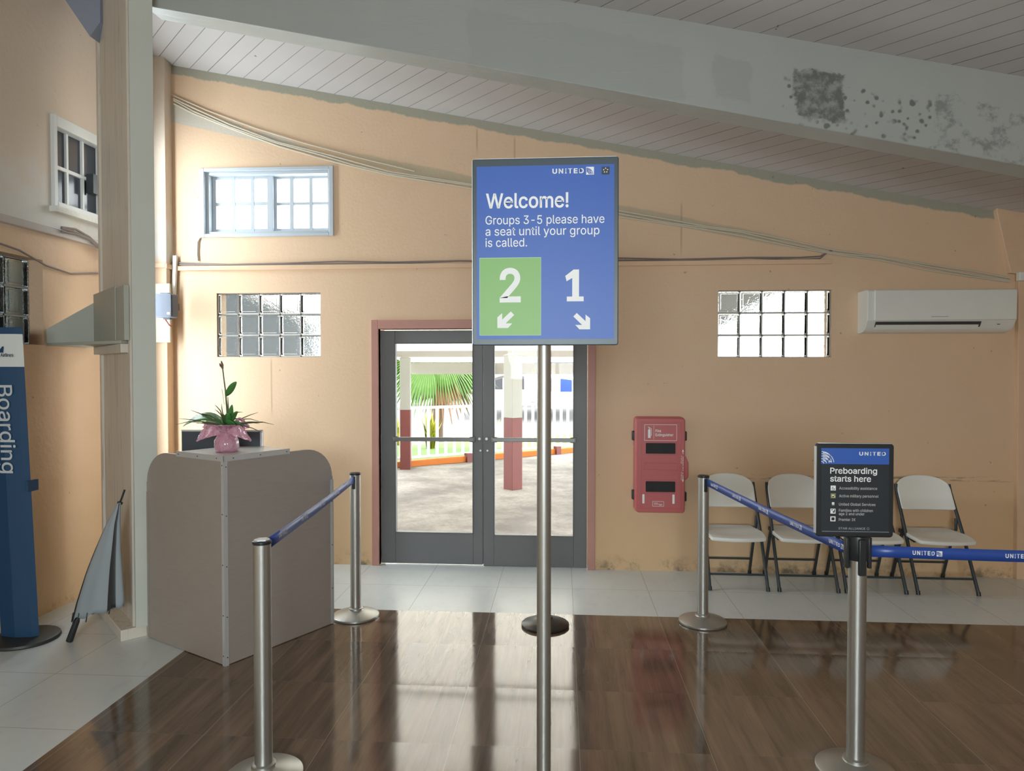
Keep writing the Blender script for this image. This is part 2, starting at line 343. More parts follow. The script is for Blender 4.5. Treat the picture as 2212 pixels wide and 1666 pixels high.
# ------------------------------------------------------------------ helpers: meshes
class MB:
    def __init__(s): s.bm = bmesh.new(); s.mi = 0
    def face(s, pts):
        vs = [s.bm.verts.new(p) for p in pts]
        f = s.bm.faces.new(vs); f.material_index = s.mi; return f
    def box(s, x0, x1, y0, y1, z0, z1): return s.obox(((x0 + x1) / 2, (y0 + y1) / 2, (z0 + z1) / 2), (x1 - x0, y1 - y0, z1 - z0))
    def obox(s, c, size, rot=None):
        r = bmesh.ops.create_cube(s.bm, size=1.0)
        M = Matrix.Translation(c) @ (rot.to_4x4() if rot else Matrix.Identity(4)) @ Matrix.Diagonal((*size, 1))
        bmesh.ops.transform(s.bm, matrix=M, verts=r['verts'])
        for f in {f for v in r['verts'] for f in v.link_faces}: f.material_index = s.mi
        return s
    def bar(s, p0, p1, wx, wz, up=(0, 0, 1)):
        p0 = Vector(p0); p1 = Vector(p1); d = p1 - p0; L = d.length; d.normalize()
        x = d.cross(Vector(up)); x = x.normalized() if x.length > 1e-6 else Vector((1, 0, 0)); z = x.cross(d)
        return s.obox((p0 + p1) / 2, (wx, L, wz), Matrix((x, d, z)).transposed())
    def tube(s, pts, r, seg=10, cap=True, flat=1.0):
        pts = [Vector(p) for p in pts]; rings = []; up = Vector((0, 0, 1)); last = None
        for i, p in enumerate(pts):
            a = pts[max(0, i - 1)]; b = pts[min(len(pts) - 1, i + 1)]; d = (b - a).normalized()
            x = d.cross(up) if last is None else last - d * last.dot(d)
            if x.length < 1e-4: x = d.cross(Vector((1, 0, 0)))
            x.normalize(); last = x; y = d.cross(x)
            rr = r[i] if isinstance(r, (list, tuple)) else r
            rings.append([s.bm.verts.new(p + x * math.cos(2 * PI * k / seg) * rr + y * math.sin(2 * PI * k / seg) * rr * flat) for k in range(seg)])
        for A, B in zip(rings, rings[1:]):
            for k in range(seg):
                f = s.bm.faces.new((A[k], A[(k + 1) % seg], B[(k + 1) % seg], B[k])); f.material_index = s.mi
        if cap:
            for q in (rings[0][::-1], rings[-1]):
                f = s.bm.faces.new(q); f.material_index = s.mi
        return s
    def lathe(s, prof, c=(0, 0, 0), seg=40, wob=None):
        rings = []
        for i, (r, z) in enumerate(prof):
            if r < 1e-6: rings.append([s.bm.verts.new((c[0], c[1], c[2] + z))]); continue
            rings.append([s.bm.verts.new((c[0] + r * (wob(i, k, seg) if wob else 1) * math.cos(2 * PI * k / seg), c[1] + r * (wob(i, k, seg) if wob else 1) * math.sin(2 * PI * k / seg), c[2] + z)) for k in range(seg)])
        for A, B in zip(rings, rings[1:]):
            for k in range(seg):
                a = A[k % len(A)]; b = A[(k + 1) % len(A)]; c2 = B[(k + 1) % len(B)]; d = B[k % len(B)]
                q = []
                for v in (a, b, c2, d):
                    if v not in q: q.append(v)
                if len(q) >= 3: f = s.bm.faces.new(q); f.material_index = s.mi
        return s
    def prism(s, poly, d0, d1, fn):
        """poly of (a, b) swept along the third axis from d0 to d1; fn(a, b, d) gives the point"""
        A = [s.bm.verts.new(fn(a, b, d0)) for a, b in poly]; B = [s.bm.verts.new(fn(a, b, d1)) for a, b in poly]; n = len(poly)
        fs = [s.bm.faces.new(A[::-1]), s.bm.faces.new(B)] + [s.bm.faces.new((A[i], A[(i + 1) % n], B[(i + 1) % n], B[i])) for i in range(n)]
        for f in fs: f.material_index = s.mi
        return s
    def grid(s, P):
        """P[i][j] of points -> quads"""
        V = [[s.bm.verts.new(p) for p in row] for row in P]
        for i in range(len(V) - 1):
            for j in range(len(V[0]) - 1):
                f = s.bm.faces.new((V[i][j], V[i + 1][j], V[i + 1][j + 1], V[i][j + 1])); f.material_index = s.mi
        return s

def rrect(x0, x1, z0, z1, r, n=5, corners=(1, 1, 1, 1)):
    pts = []
    for (cx, cz, a0), on in zip(((x1 - r, z0 + r, -90), (x1 - r, z1 - r, 0), (x0 + r, z1 - r, 90), (x0 + r, z0 + r, 180)), corners):
        if on: pts += [(cx + r * math.cos(R(a0 + 90 * i / n)), cz + r * math.sin(R(a0 + 90 * i / n))) for i in range(n + 1)]
        else: pts.append({-90: (x1, z0), 0: (x1, z1), 90: (x0, z1), 180: (x0, z0)}[a0])
    return pts
XZ = lambda a, b, d: (a, d, b)       # polygon in the x-z plane, swept in y

def obj(name, mb, mats, parent=None, smooth=True, bevel=0, solid=0, sub=0, angle=38):
    me = bpy.data.meshes.new(name)
    bmesh.ops.recalc_face_normals(mb.bm, faces=mb.bm.faces[:]); mb.bm.to_mesh(me); mb.bm.free()
    for m in (mats if isinstance(mats, (list, tuple)) else [mats]): me.materials.append(m)
    if smooth:
        me.polygons.foreach_set('use_smooth', [True] * len(me.polygons)); me.set_sharp_from_angle(angle=R(angle))
    o = bpy.data.objects.new(name, me); COL.objects.link(o)
    if parent: o.parent = parent
    if solid:
        m = o.modifiers.new('thick', 'SOLIDIFY'); m.thickness = solid; m.offset = 0
    if sub:
        m = o.modifiers.new('smooth', 'SUBSURF'); m.levels = sub; m.render_levels = sub
    if bevel:
        m = o.modifiers.new('edge', 'BEVEL'); m.width = bevel; m.segments = 2; m.limit_method = 'ANGLE'; m.angle_limit = R(40)
    return o
def tag(o, label, cat, group=None):
    o['label'] = label; o['category'] = cat
    if group: o['group'] = group
    return o
def thing(name, label, cat, loc=(0, 0, 0), rotz=0, group=None):
    o = bpy.data.objects.new(name, None); COL.objects.link(o); o.location = loc; o.rotation_euler = (0, 0, rotz); o.empty_display_size = .1
    return tag(o, label, cat, group)
def struct(o, label=None, cat=None):
    o['kind'] = 'structure'
    if label: o['label'] = label
    if cat: o['category'] = cat
    return o
def copy_tree(o, parent=None):
    c = o.copy(); COL.objects.link(c)
    if parent: c.parent = parent
    for ch in list(o.children): copy_tree(ch, c)
    return c

_tc = {}
import os
_fp = os.path.join(bpy.utils.system_resource('DATAFILES') or '', 'fonts', 'Inter.woff2')     # the sans serif that ships with Blender
try: FONT = bpy.data.fonts.load(_fp) if os.path.exists(_fp) else None
except Exception: FONT = None
def glyphs(body, bold=0.0):
    k = (body, bold)
    if k not in _tc:
        cu = bpy.data.curves.new('lettering', 'FONT'); cu.body = body; cu.size = 1; cu.offset = bold; cu.resolution_u = 3
        if FONT: cu.font = FONT
        o = bpy.data.objects.new('lettering', cu); me = bpy.data.meshes.new_from_object(o)
        _tc[k] = ([(v.co.x, v.co.y) for v in me.vertices], [tuple(p.vertices) for p in me.polygons])
        bpy.data.meshes.remove(me); bpy.data.objects.remove(o); bpy.data.curves.remove(cu)
    return _tc[k]
CAPH = max(v[1] for v in glyphs('H')[0])
def thick_glyphs(body, k):
    """outline of the text grown by K (in units of the font size): every boundary point moves outwards"""
    vs, fs = glyphs(body)
    if not k: return vs, fs
    key = {}; rep = []
    for v in vs: rep.append(key.setdefault((round(v[0], 4), round(v[1], 4)), len(key)))
    use = {}
    for f in fs:
        ar = sum(vs[f[i]][0] * vs[f[(i + 1) % len(f)]][1] - vs[f[(i + 1) % len(f)]][0] * vs[f[i]][1] for i in range(len(f)))
        for i in range(len(f)):
            p, q = f[i], f[(i + 1) % len(f)]; use.setdefault(frozenset((rep[p], rep[q])), []).append((p, q) if ar > 0 else (q, p))
    nrm = {}
    for e, l in use.items():
        if len(l) == 1 and len(e) == 2:
            (p, q) = l[0]; dx, dy = vs[q][0] - vs[p][0], vs[q][1] - vs[p][1]; L = math.hypot(dx, dy) or 1
            for r in e: nrm.setdefault(r, []).append((dy / L, -dx / L))
    out = []
    for v, r in zip(vs, rep):
        if r not in nrm: out.append(v); continue
        nx = sum(n[0] for n in nrm[r]); ny = sum(n[1] for n in nrm[r]); L = math.hypot(nx, ny)
        if L < .3: out.append(v); continue
        nx /= L; ny /= L; c = max(.55, nx * nrm[r][0][0] + ny * nrm[r][0][1]); out.append((v[0] + nx * k / c, v[1] + ny * k / c))
    return out, fs
def put_text(mb, body, x0, x1, zb, cap, fn, bold=0.0):
    """text fitted between x0 and x1 with its baseline at zb and capitals CAP high; BOLD thickens the strokes (share of CAP)"""
    vs, fs = thick_glyphs(body, bold * CAPH)
    a0 = min(v[0] for v in vs); a1 = max(v[0] for v in vs); sx = (x1 - x0) / (a1 - a0)
    V = [mb.bm.verts.new(fn(x0 + (v[0] - a0) * sx, zb + v[1] * cap / CAPH)) for v in vs]
    for f in fs:
        try: g = mb.bm.faces.new([V[i] for i in f]); g.material_index = mb.mi
        except ValueError: pass
def line(name, parent, m, body, x0, x1, zb, cap, fn, bold=0.0):
    """one line of print as a mesh of its own"""
    mb = MB(); (wordmark(mb, x0, x1, zb, cap, fn) if body == 'UNITED' else put_text(mb, body, x0, x1, zb, cap, fn, bold)); return obj(name, mb, m, parent, smooth=False)
SPANS = (('U', 0, 135), ('N', 185, 317), ('I', 373, 415), ('T', 458, 580), ('E', 622, 735), ('D', 783, 915))
def wordmark(mb, x0, x1, zb, cap, fn, bold=.05):
    for ch, a, b in SPANS: put_text(mb, ch, x0 + (x1 - x0) * a / 915, x0 + (x1 - x0) * b / 915, zb, cap, fn, bold)
def flat(mb, poly, fn): mb.face([fn(a, b) for a, b in poly])
def ribbon(mb, pts, wd, fn):
    L = []; n = len(pts)
    for i, (a, b) in enumerate(pts):
        p = pts[max(0, i - 1)]; q = pts[min(n - 1, i + 1)]; dx, dy = q[0] - p[0], q[1] - p[1]; l = math.hypot(dx, dy) or 1
        L.append((fn(a - dy / l * wd / 2, b + dx / l * wd / 2), fn(a + dy / l * wd / 2, b - dx / l * wd / 2)))
    mb.grid([list(r) for r in L])
def globe_square(mb, mb2, x, z, s, fn, fn2):
    """airline square: white field with the lines of a globe in the lower left"""
    flat(mb, [(x, z), (x + s, z), (x + s, z + s), (x, z + s)], fn)
    for r in (.86, .70, .54, .38):
        ribbon(mb2, [(x + s * (.02 + min(.93, r * math.cos(R(t)) * .98)), z + s * max(.02, .0 + r * math.sin(R(t)))) for t in range(4, 89, 12)], s * .075, fn2)
    for k, e in enumerate((.18, .42, .66)):
        ribbon(mb2, [(x + s * (.04 + .8 * t), z + s * (.80 - e * 1.05 * t - .3 * t * t + .0 * k - .12 * k)) for t in (0, .25, .5, .75) if .80 - e * 1.05 * t - .3 * t * t - .12 * k > .04], s * .06, fn2)

# ------------------------------------------------------------------ the room
D = 6.18
def ceil_z(x, y): return 3.80 - .2 * x - .2 * (y - D)
def wall(name, m, u0, u1, v0, v1, holes, fn, th, label=None):
    """wall in (u, v) with rectangular holes; fn(u, v, depth) gives the point, depth 0 is the room face"""
    us = sorted({u0, u1, *[h for q in holes for h in q[:2]]}); vs = sorted({v0, v1, *[h for q in holes for h in q[2:]]})
    us = [u for u in us if u0 <= u <= u1]; vs = [v for v in vs if v0 <= v <= v1]
    def solid(i, j):
        if not (0 <= i < len(us) - 1 and 0 <= j < len(vs) - 1): return False
        a = (us[i] + us[i + 1]) / 2; b = (vs[j] + vs[j + 1]) / 2
        return not any(q[0] < a < q[1] and q[2] < b < q[3] for q in holes)
    mb = MB()
    for i in range(len(us) - 1):
        for j in range(len(vs) - 1):
            if not solid(i, j): continue
            a, b, c, d = us[i], us[i + 1], vs[j], vs[j + 1]
            mb.face([fn(a, c, 0), fn(b, c, 0), fn(b, d, 0), fn(a, d, 0)]); mb.face([fn(a, c, th), fn(b, c, th), fn(b, d, th), fn(a, d, th)])
            for (ni, nj), (p, q) in (((i - 1, j), ((a, c), (a, d))), ((i + 1, j), ((b, c), (b, d))), ((i, j - 1), ((a, c), (b, c))), ((i, j + 1), ((a, d), (b, d)))):
                if not solid(ni, nj): mb.face([fn(*p, 0), fn(*q, 0), fn(*q, th), fn(*p, th)])
    bmesh.ops.remove_doubles(mb.bm, verts=mb.bm.verts[:], dist=1e-5)
    return struct(obj(name, mb, m, smooth=False))
FB = lambda u, v, d: (u, D + d, v)
FL = lambda u, v, d: (-3.70 - d, u, v)
FR = lambda u, v, d: (5.0 + d, u, v)
FN = lambda u, v, d: (u, -3.0 - d, v)
H_DOOR = (-1.634, .222, 0, 2.118); H_W1 = (-3.23, -2.07, 2.975, 3.545); H_G1 = (-3.124, -2.163, 1.87, 2.446); H_G2 = (1.337, 2.286, 1.86, 2.435)
wall('wall_back', WALL_B, -3.9, 5.2, 0, 5.0, [H_DOOR, H_W1, H_G1, H_G2], FB, .20)
H_L1 = (4.90, 5.46, 2.965, 3.59); H_L2 = (3.90, 4.785, 1.93, 2.535); H_L3 = (4.0, 4.5, 0, 1.93); H_L4 = (5.50, 6.06, .7, 3.95)
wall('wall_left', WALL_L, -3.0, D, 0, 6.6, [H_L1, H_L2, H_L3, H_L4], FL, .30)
wall('wall_right', PEACH, -3.0, D, 0, 6.0, [], FR, .2)
wall('wall_rear', PEACH, -4.0, 5.2, 0, 6.6, [(-1.2, .8, 1.5, 2.5)], FN, .2)
# recess behind the banner, below the glass block window
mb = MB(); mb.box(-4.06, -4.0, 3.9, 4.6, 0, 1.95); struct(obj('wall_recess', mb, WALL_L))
def slab(name, m, corners, th):
    mb = MB(); lo = [(x, y, z) for x, y, z in corners]; hi = [(x, y, z + th) for x, y, z in corners]
    mb.face(lo); mb.face(hi)
    for i in range(4): mb.face([lo[i], lo[(i + 1) % 4], hi[(i + 1) % 4], hi[i]])
    return struct(obj(name, mb, m, smooth=False))
slab('ceiling', CEIL, [(x, y, ceil_z(x, y)) for x, y in ((-3.9, -3.2), (5.2, -3.2), (5.2, 6.3), (-3.9, 6.3))], .12)
slab('floor', TILE, [(-4.1, 5.02, -.1), (5.2, 5.02, -.1), (5.2, 6.38, -.1), (-4.1, 6.38, -.1)], .1)
slab('floor_left', TILE, [(-4.1, -3.2, -.1), (-2.35, -3.2, -.1), (-2.35, 5.02, -.1), (-4.1, 5.02, -.1)], .1)
slab('floor_wood', WOOD, [(-2.35, -3.2, -.1), (5.2, -3.2, -.1), (5.2, 5.02, -.1), (-2.35, 5.02, -.1)], .1)

# sloping beam in front of the end bay
bz = lambda x: 3.607 - .2105 * x
mb = MB(); mb.prism([(-2.80, bz(-2.80)), (5.0, bz(5.0)), (5.0, ceil_z(5, 4.6) + .06), (-2.80, ceil_z(-2.80, 4.6) + .06)], 4.58, 4.78, XZ)
struct(obj('ceiling_beam', mb, BEAM, bevel=.006), 'deep grey sloping ceiling beam with dark mould stains, crossing the whole room', 'beam')

# diagonal pillar at the left
U = Vector((-.7071, .7071, 0)); V = Vector((.7071, .7071, 0)); PC = Vector((-2.771, 4.368, 0)); PA = Vector((-2.835, 4.304, 0))
def pil(u, v, z, o=PC): q = o + U * u + V * v; return (q.x, q.y, z)
PIL = struct(bpy.data.objects.new('pillar', None)); COL.objects.link(PIL)
mb = MB(); mb.prism([(.012, .004), (.97, .004), (.97, .13), (.012, .13)], .07, 4.62, lambda a, b, d: pil(a, b, d)); obj('shaft', mb, PILLAR, PIL, bevel=.004)
mb = MB(); mb.prism([(-.012, -.004), (.013, -.004), (.013, .135), (-.012, .135)], .07, 4.62, lambda a, b, d: pil(a, b, d)); obj('smooth_face_board', mb, PILLARW, PIL, bevel=.002)
mb = MB()
for a, b, c in ((.03, .075, .012), (.085, .10, .008), (.90, .955, .012)): mb.prism([(a, -c), (b, -c), (b, .006), (a, .006)], .07, 4.5, lambda p, q, d: pil(p, q, d))
obj('door_stop_batten', mb, PILLAR, PIL, bevel=.002)
mb = MB(); mb.prism([(0, 0), (.80, 0), (.80, .155), (0, .155)], 0, .072, lambda a, b, d: pil(a, b, d, PA)); obj('base_block', mb, PILLAR, PIL, bevel=.004)
PIL['label'] = 'tall worn off-white pillar standing diagonally left of the counter'; PIL['category'] = 'pillar'
# knee brace in grey-blue paint from the pillar head up to the left
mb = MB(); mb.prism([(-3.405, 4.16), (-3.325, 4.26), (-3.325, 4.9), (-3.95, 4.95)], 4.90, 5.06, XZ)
struct(obj('ceiling_beam', mb, mat('grey_blue_brace_paint', (150, 158, 176), .5)), 'grey-blue roof brace beside the top of the pillar', 'beam')

# corner pier at the left end and flared pier at the right end of the back wall
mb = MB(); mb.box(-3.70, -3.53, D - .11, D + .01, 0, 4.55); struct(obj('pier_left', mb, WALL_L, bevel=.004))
mb = MB(); mb.prism([(3.79, 0), (5.0, 0), (5.0, 3.0), (3.588, 3.2), (3.588, 3.063), (3.705, 2.557), (3.768, 2.55)], D - .05, D + .01, XZ); struct(obj('pier_right', mb, PEACH, bevel=.004))

# ledge and trims
mb = MB(); mb.box(-3.53, 2.275, D - .025, D + .005, 2.652, 2.692); struct(obj('trim_1', mb, PEACH, bevel=.003))
mb = MB(); mb.box(-3.70, -3.53, D - .13, D - .105, 2.665, 2.705); mb.box(-3.53, -3.515, D - .13, D, 2.66, 2.70); struct(obj('trim_2', mb, PEACH, bevel=.003))
mb = MB(); mb.box(-3.705, -3.655, 3.2, D, 2.725, 2.775); struct(obj('trim_3', mb, mat('grey_ledge', (196, 190, 186), .5), bevel=.006))
mb = MB(); mb.box(-1.699, -1.634, D - .02, D + .06, 0, 2.196); mb.box(.222, .287, D - .02, D + .06, 0, 2.196); mb.box(-1.634, .222, D - .02, D + .06, 2.118, 2.196)
struct(obj('trim_4', mb, TERRA, bevel=.004))

# double door
def door(name, x0, x1, z0, z1, gx0, gx1, gz0, gz1, label, lockx):
    e = struct(bpy.data.objects.new(name, None), label, 'door'); COL.objects.link(e)
    y0, y1 = D + .035, D + .085
    mb = MB(); mb.box(x0, gx0, y0, y1, z0, z1); mb.box(gx1, x1, y0, y1, z0, z1); mb.box(gx0, gx1, y0, y1, gz1, z1); mb.box(gx0, gx1, y0, y1, z0, gz0)
    obj('door_frame', mb, DOORG, e, bevel=.003)
    mb = MB()
    for a, b, c, d in ((gx0, gx0 + .006, gz0, gz1), (gx1 - .006, gx1, gz0, gz1), (gx0, gx1, gz0, gz0 + .006), (gx0, gx1, gz1 - .006, gz1)): mb.box(a, b, y0 - .004, y1 + .004, c, d)
    obj('glazing_bead', mb, DOORG, e)
    mb = MB(); mb.box(gx0, gx1, y0 + .022, y0 + .028, gz0, gz1); obj('glass_pane', mb, GLASS, e)
    mb = MB(); mb.box(gx0 - .01, gx1 + .01, y0 - .03, y0 - .004, 1.116, 1.152); mb.box(gx0 - .02, gx0 + .03, y0 - .02, y0, 1.11, 1.158); mb.box(gx1 - .03, gx1 + .02, y0 - .02, y0, 1.11, 1.158)
    obj('push_bar', mb, mat('grey_bar', (120, 120, 118), .35, .6), e, bevel=.004)
    mb = MB(); mb.tube([(lockx, y0 + .002, 1.14), (lockx, y0 - .012, 1.14)], .012, 14); mb.tube([(lockx + .008, y0 + .002, 1.035), (lockx + .008, y0 - .008, 1.035)], .009, 12); obj('lock', mb, ALU, e)
    return e
door('door_1', -1.626, -.705, .012, 2.105, -1.497, -.793, .29, 1.993, 'left leaf of the charcoal glazed double door', -.735)
door('door_2', -.701, .217, .004, 2.113, -.607, .10, .277, 1.974, 'right leaf of the charcoal glazed double door, behind the tall sign pole', -.672)

WINW = mat('pale_blue_white_window_paint', (188, 197, 205), .5, 0, .03, 8)
# sliding window high on the back wall
w1 = struct(bpy.data.objects.new('window_1', None), 'white sliding window with twelve panes, high above the counter', 'window'); COL.objects.link(w1)
mb = MB()
for a, b, c, d in ((-3.272, -3.225, 2.95, 3.57), (-2.075, -2.036, 2.95, 3.57), (-3.225, -2.075, 3.54, 3.57), (-3.225, -2.075, 2.95, 2.98)): mb.box(a, b, D - .018, D + .02, c, d)
obj('window_trim', mb, WINW, w1, bevel=.004)
mb = MB()
for a, b, c, d in ((-3.228, -3.20, 2.977, 3.543), (-2.10, -2.072, 2.977, 3.543), (-3.20, -2.10, 3.515, 3.543), (-3.20, -2.10, 2.977, 3.005)): mb.box(a, b, D + .02, D + .18, c, d)
obj('window_frame', mb, WINW, w1, bevel=.003)
def sash(y, xs, zs, x0, x1, z0, z1):
    mb = MB(); edges_x = [x0, *[v for p in xs for v in p], x1]; 
    for i in range(0, len(edges_x), 2): mb.box(edges_x[i], edges_x[i + 1], y, y + .03, z0, z1)
    ez = [z0, *[v for p in zs for v in p], z1]
    for i in range(0, len(ez), 2):
        for p in xs: mb.box(p[0], p[1], y + .002, y + .028, ez[i], ez[i + 1])
    o = obj('sash', mb, WINW, w1, bevel=.002)
    g = MB(); g.box(x0 + .01, x1 - .01, y + .012, y + .018, z0 + .01, z1 - .01); obj('glass_pane', g, GLASS, o)
sash(D + .085, [(-3.165, -3.018), (-2.984, -2.838), (-2.806, -2.685)], [(3.041, 3.255), (3.284, 3.494)], -3.20, -2.63, 3.0, 3.52)
sash(D + .12, [(-2.607, -2.486), (-2.451, -2.304), (-2.274, -2.122)], [(3.047, 3.26), (3.284, 3.498)], -2.66, -2.095, 3.0, 3.52)

# glass block windows
def block_window(name, label, fn, u0, v0, nu, nv, pitch_u, pitch_v, d0, d1, gm, skip=()):
    e = struct(bpy.data.objects.new(name, None), label, 'window'); COL.objects.link(e)
    mb = MB(); g = .006
    for i in range(nu + 1): mb.prism([(u0 + i * pitch_u - g, v0), (u0 + i * pitch_u + g, v0), (u0 + i * pitch_u + g, v0 + nv * pitch_v), (u0 + i * pitch_u - g, v0 + nv * pitch_v)], d0 + .012, d1 - .012, fn)
    for j in range(nv + 1): mb.prism([(u0, v0 + j * pitch_v - g), (u0 + nu * pitch_u, v0 + j * pitch_v - g), (u0 + nu * pitch_u, v0 + j * pitch_v + g), (u0, v0 + j * pitch_v + g)], d0 + .012, d1 - .012, fn)
    obj('mortar_joint', mb, mat('pale_mortar', (196, 200, 196), .7), e)
    for j in range(nv):
        for i in range(nu):
            if (i, j) in skip: continue
            a, b = u0 + i * pitch_u + g, u0 + (i + 1) * pitch_u - g; c, d = v0 + j * pitch_v + g, v0 + (j + 1) * pitch_v - g
            mb = MB(); mb.prism(rrect(a, b, c, d, .012, 3), d0, d1, fn)
            mb.prism(rrect(a + .018, b - .018, c + .018, d - .018, .01, 3), d0 - .006, d0 + .0005, fn)
            obj('glass_block', mb, gm, e, bevel=.004)
    return e
block_window('window_2', 'glass block window of five by three blocks above the counter', FB, -3.124, 1.87, 5, 3, .1922, .192, .02, .10, BLOCK)
block_window('window_3', 'bright glass block window beside the air conditioner', FB, 1.337, 1.86, 5, 3, .1898, .1917, .035, .115, BLOCK)
block_window('window_4', 'bluish glass block window in the left wall above the banner', FL, 3.90, 1.93, 4, 3, .22, .2017, .10, .18, BLOCKD)
# interior window in the left wall
w5 = struct(bpy.data.objects.new('window_5', None), 'old white window with dark panes in the left wall, beside the pillar', 'window'); COL.objects.link(w5)
mb = MB()
for a, b, c, d in ((4.88, 4.92, 2.94, 3.61), (5.44, 5.48, 2.94, 3.61), (4.92, 5.44, 3.53, 3.61), (4.92, 5.44, 2.94, 2.985)): mb.prism([(a, c), (b, c), (b, d), (a, d)], -.025, .05, FL)
obj('window_frame', mb, WHITE, w5, bevel=.005)
mb = MB()
for i in range(1, 3): mb.prism([(4.92 + i * .175 - .01, 2.985), (4.92 + i * .175 + .01, 2.985), (4.92 + i * .175 + .01, 3.53), (4.92 + i * .175 - .01, 3.53)], .03, .05, FL)
mb.prism([(4.92, 3.24), (5.44, 3.24), (5.44, 3.265), (4.92, 3.265)], .028, .05, FL); obj('muntin', mb, WHITE, w5)
mb = MB(); mb.prism([(4.9, 2.97), (5.46, 2.97), (5.46, 3.55), (4.9, 3.55)], .05, .06, FL); obj('dark_pane', mb, mat('dark_window_glass', (70, 74, 82), .12, 0, .1, 3), w5)
mb = MB(); mb.prism([(5.30, 3.14), (5.36, 3.14), (5.36, 3.29), (5.30, 3.29)], -.03, .03, FL); obj('latch', mb, DKMETAL, w5)
mb = MB(); mb.prism([(4.86, 2.90), (5.5, 2.90), (5.5, 2.94), (4.86, 2.94)], -.06, .05, FL); obj('window_sill', mb, mat('flaking_sill', (226, 228, 222), .7, 0, .2, 30, .6, 40), w5)
# high window of the left wall letting daylight in, and an unseen rear window added for fill light
for nm, fn, (a0, a1, b0, b1), lab in (('window_6', FL, H_L4, 'tall narrow window in the left wall hidden behind the pillar'), ('rear_fill_window', FN, (-1.2, .8, 1.5, 2.5), 'unseen window added in the rear wall for fill light')):
    mb = MB()
    for a, b, c, d in ((a0, a0 + .06, b0, b1), (a1 - .06, a1, b0, b1), (a0, a1, b0, b0 + .06), (a0, a1, b1 - .06, b1)): mb.prism([(a, c), (b, c), (b, d), (a, d)], .06, .14, fn)
    for k in (1, 2): mb.prism([(a0 + k * (a1 - a0) / 3 - .02, b0), (a0 + k * (a1 - a0) / 3 + .02, b0), (a0 + k * (a1 - a0) / 3 + .02, b1), (a0 + k * (a1 - a0) / 3 - .02, b1)], .07, .13, fn)
    e = struct(obj(nm, mb, WHITE), lab, 'window')
    mb = MB(); mb.prism([(a0, b0), (a1, b0), (a1, b1), (a0, b1)], .095, .105, fn); obj('glass_pane', mb, GLASS, e)

# ------------------------------------------------------------------ wall-mounted things
# cables
def cable(name, label, pts, r, m, n=1, gap=.022, group=None):
    mb = MB()
    for k in range(n):
        P = [(x, y, z - k * gap + .006 * math.sin(i * 1.7 + k * 2)) for i, (x, y, z) in enumerate(pts)]
        Q = []
        for a, b in zip(P, P[1:]): Q += [tuple(a[c] + (b[c] - a[c]) * t for c in range(3)) for t in (0, .5)]
        mb.tube(Q + [P[-1]], r, 8)
    return tag(obj(name, mb, m), label, 'cable', group)
yy = D - .012
cable('cable_run', 'pale bundle of cables sagging down the back wall from upper left to the camera box', [(x, yy, z) for x, z in ((-3.50, 4.20), (-3.316, 4.105), (-2.972, 3.955), (-2.546, 3.795), (-2.123, 3.675), (-1.871, 3.602), (-1.537, 3.513), (-.794, 3.385), (.498, 3.122), (.855, 3.056), (1.209, 2.995), (1.521, 2.945), (1.909, 2.855), (2.281, 2.772), (2.673, 2.717), (3.051, 2.639), (3.425, 2.573), (3.72, 2.522))], .008, CABLE, 3, .020)
cable('cable_run', 'thin pale cable looping above the window to meet the bundle', [(x, yy, z) for x, z in ((-3.52, 4.235), (-3.2, 4.085), (-2.75, 3.92), (-2.3, 3.78), (-1.8, 3.63), (-1.3, 3.50))], .006, CABLE)
cable('cable_run', 'dark thin cable lying along the top of the wall ledge', [(x, D - .012, 2.70 + .008 * math.sin(x * 5)) for x in (-3.5, -3, -2.5, -2, -1.5, -.9, -.3, .4, 1.0, 1.6, 2.0)] + [(2.18, yy, 2.70), (2.23, yy, 2.735), (2.28, yy, 2.765)], .006, CABLED, 2, -.012)
cable('cable_tail', 'short dark cable hanging below the left corner of the high window', [(-3.268, D - .008, 2.945), (-3.288, D - .012, 2.90), (-3.292, D - .012, 2.80), (-3.285, D - .012, 2.745)], .006, CABLED)
cable('cable_run', 'dark cable draped under the ledge on the left wall', [(-3.685, y, z) for y, z in ((4.2, 2.60), (4.55, 2.56), (4.8, 2.50), (5.05, 2.48), (5.3, 2.51), (5.6, 2.55))], .007, CABLED)
cable('cable_run', 'knotted black cables resting on the left wall ledge beside the pillar', [(-3.64, y, z) for y, z in ((4.9, 2.79), (5.05, 2.80), (5.2, 2.78), (5.3, 2.74), (5.45, 2.70), (5.6, 2.70))], .009, CABLED, 3, .012)
# plate with loudspeaker and cable trunking in the corner
o = obj('backing_board', (lambda m: m.box(-3.66, -3.489, D - .135, D - .11, 1.998, 2.522))(MB()), mat('cream_board', (222, 220, 200), .5), bevel=.003)
tag(o, 'cream backing board fixed in the corner behind the small loudspeaker', 'board')
sp = thing('loudspeaker', 'small grey loudspeaker on the cream board between pillar and high window', 'speaker', (-3.43, D - .29, 2.31))
mb = MB(); mb.prism(rrect(-.082, .086, -.105, .10, .02, 4), -.06, .04, XZ); obj('cabinet', mb, mat('grey_speaker_plastic', (92, 98, 110), .5), sp, bevel=.006)
mb = MB(); mb.prism(rrect(-.075, .079, -.098, .093, .016, 4), -.066, -.058, XZ); obj('grille', mb, mat('speaker_mesh', (84, 90, 102), .7, 0, .1, 200, .3, 500), sp)
mb = MB(); mb.box(.045, .068, -.0675, -.065, -.08, -.062); obj('maker_badge', mb, PRINTW, sp)
for bx in ((-.03, .03, .04, .155, -.03, .03), (-.05, .02, -.01, .06, .10, .112), (-.03, .03, .0, .05, -.118, -.105)):
    mb = MB(); mb.box(*bx); obj('bracket', mb, DKMETAL, sp)
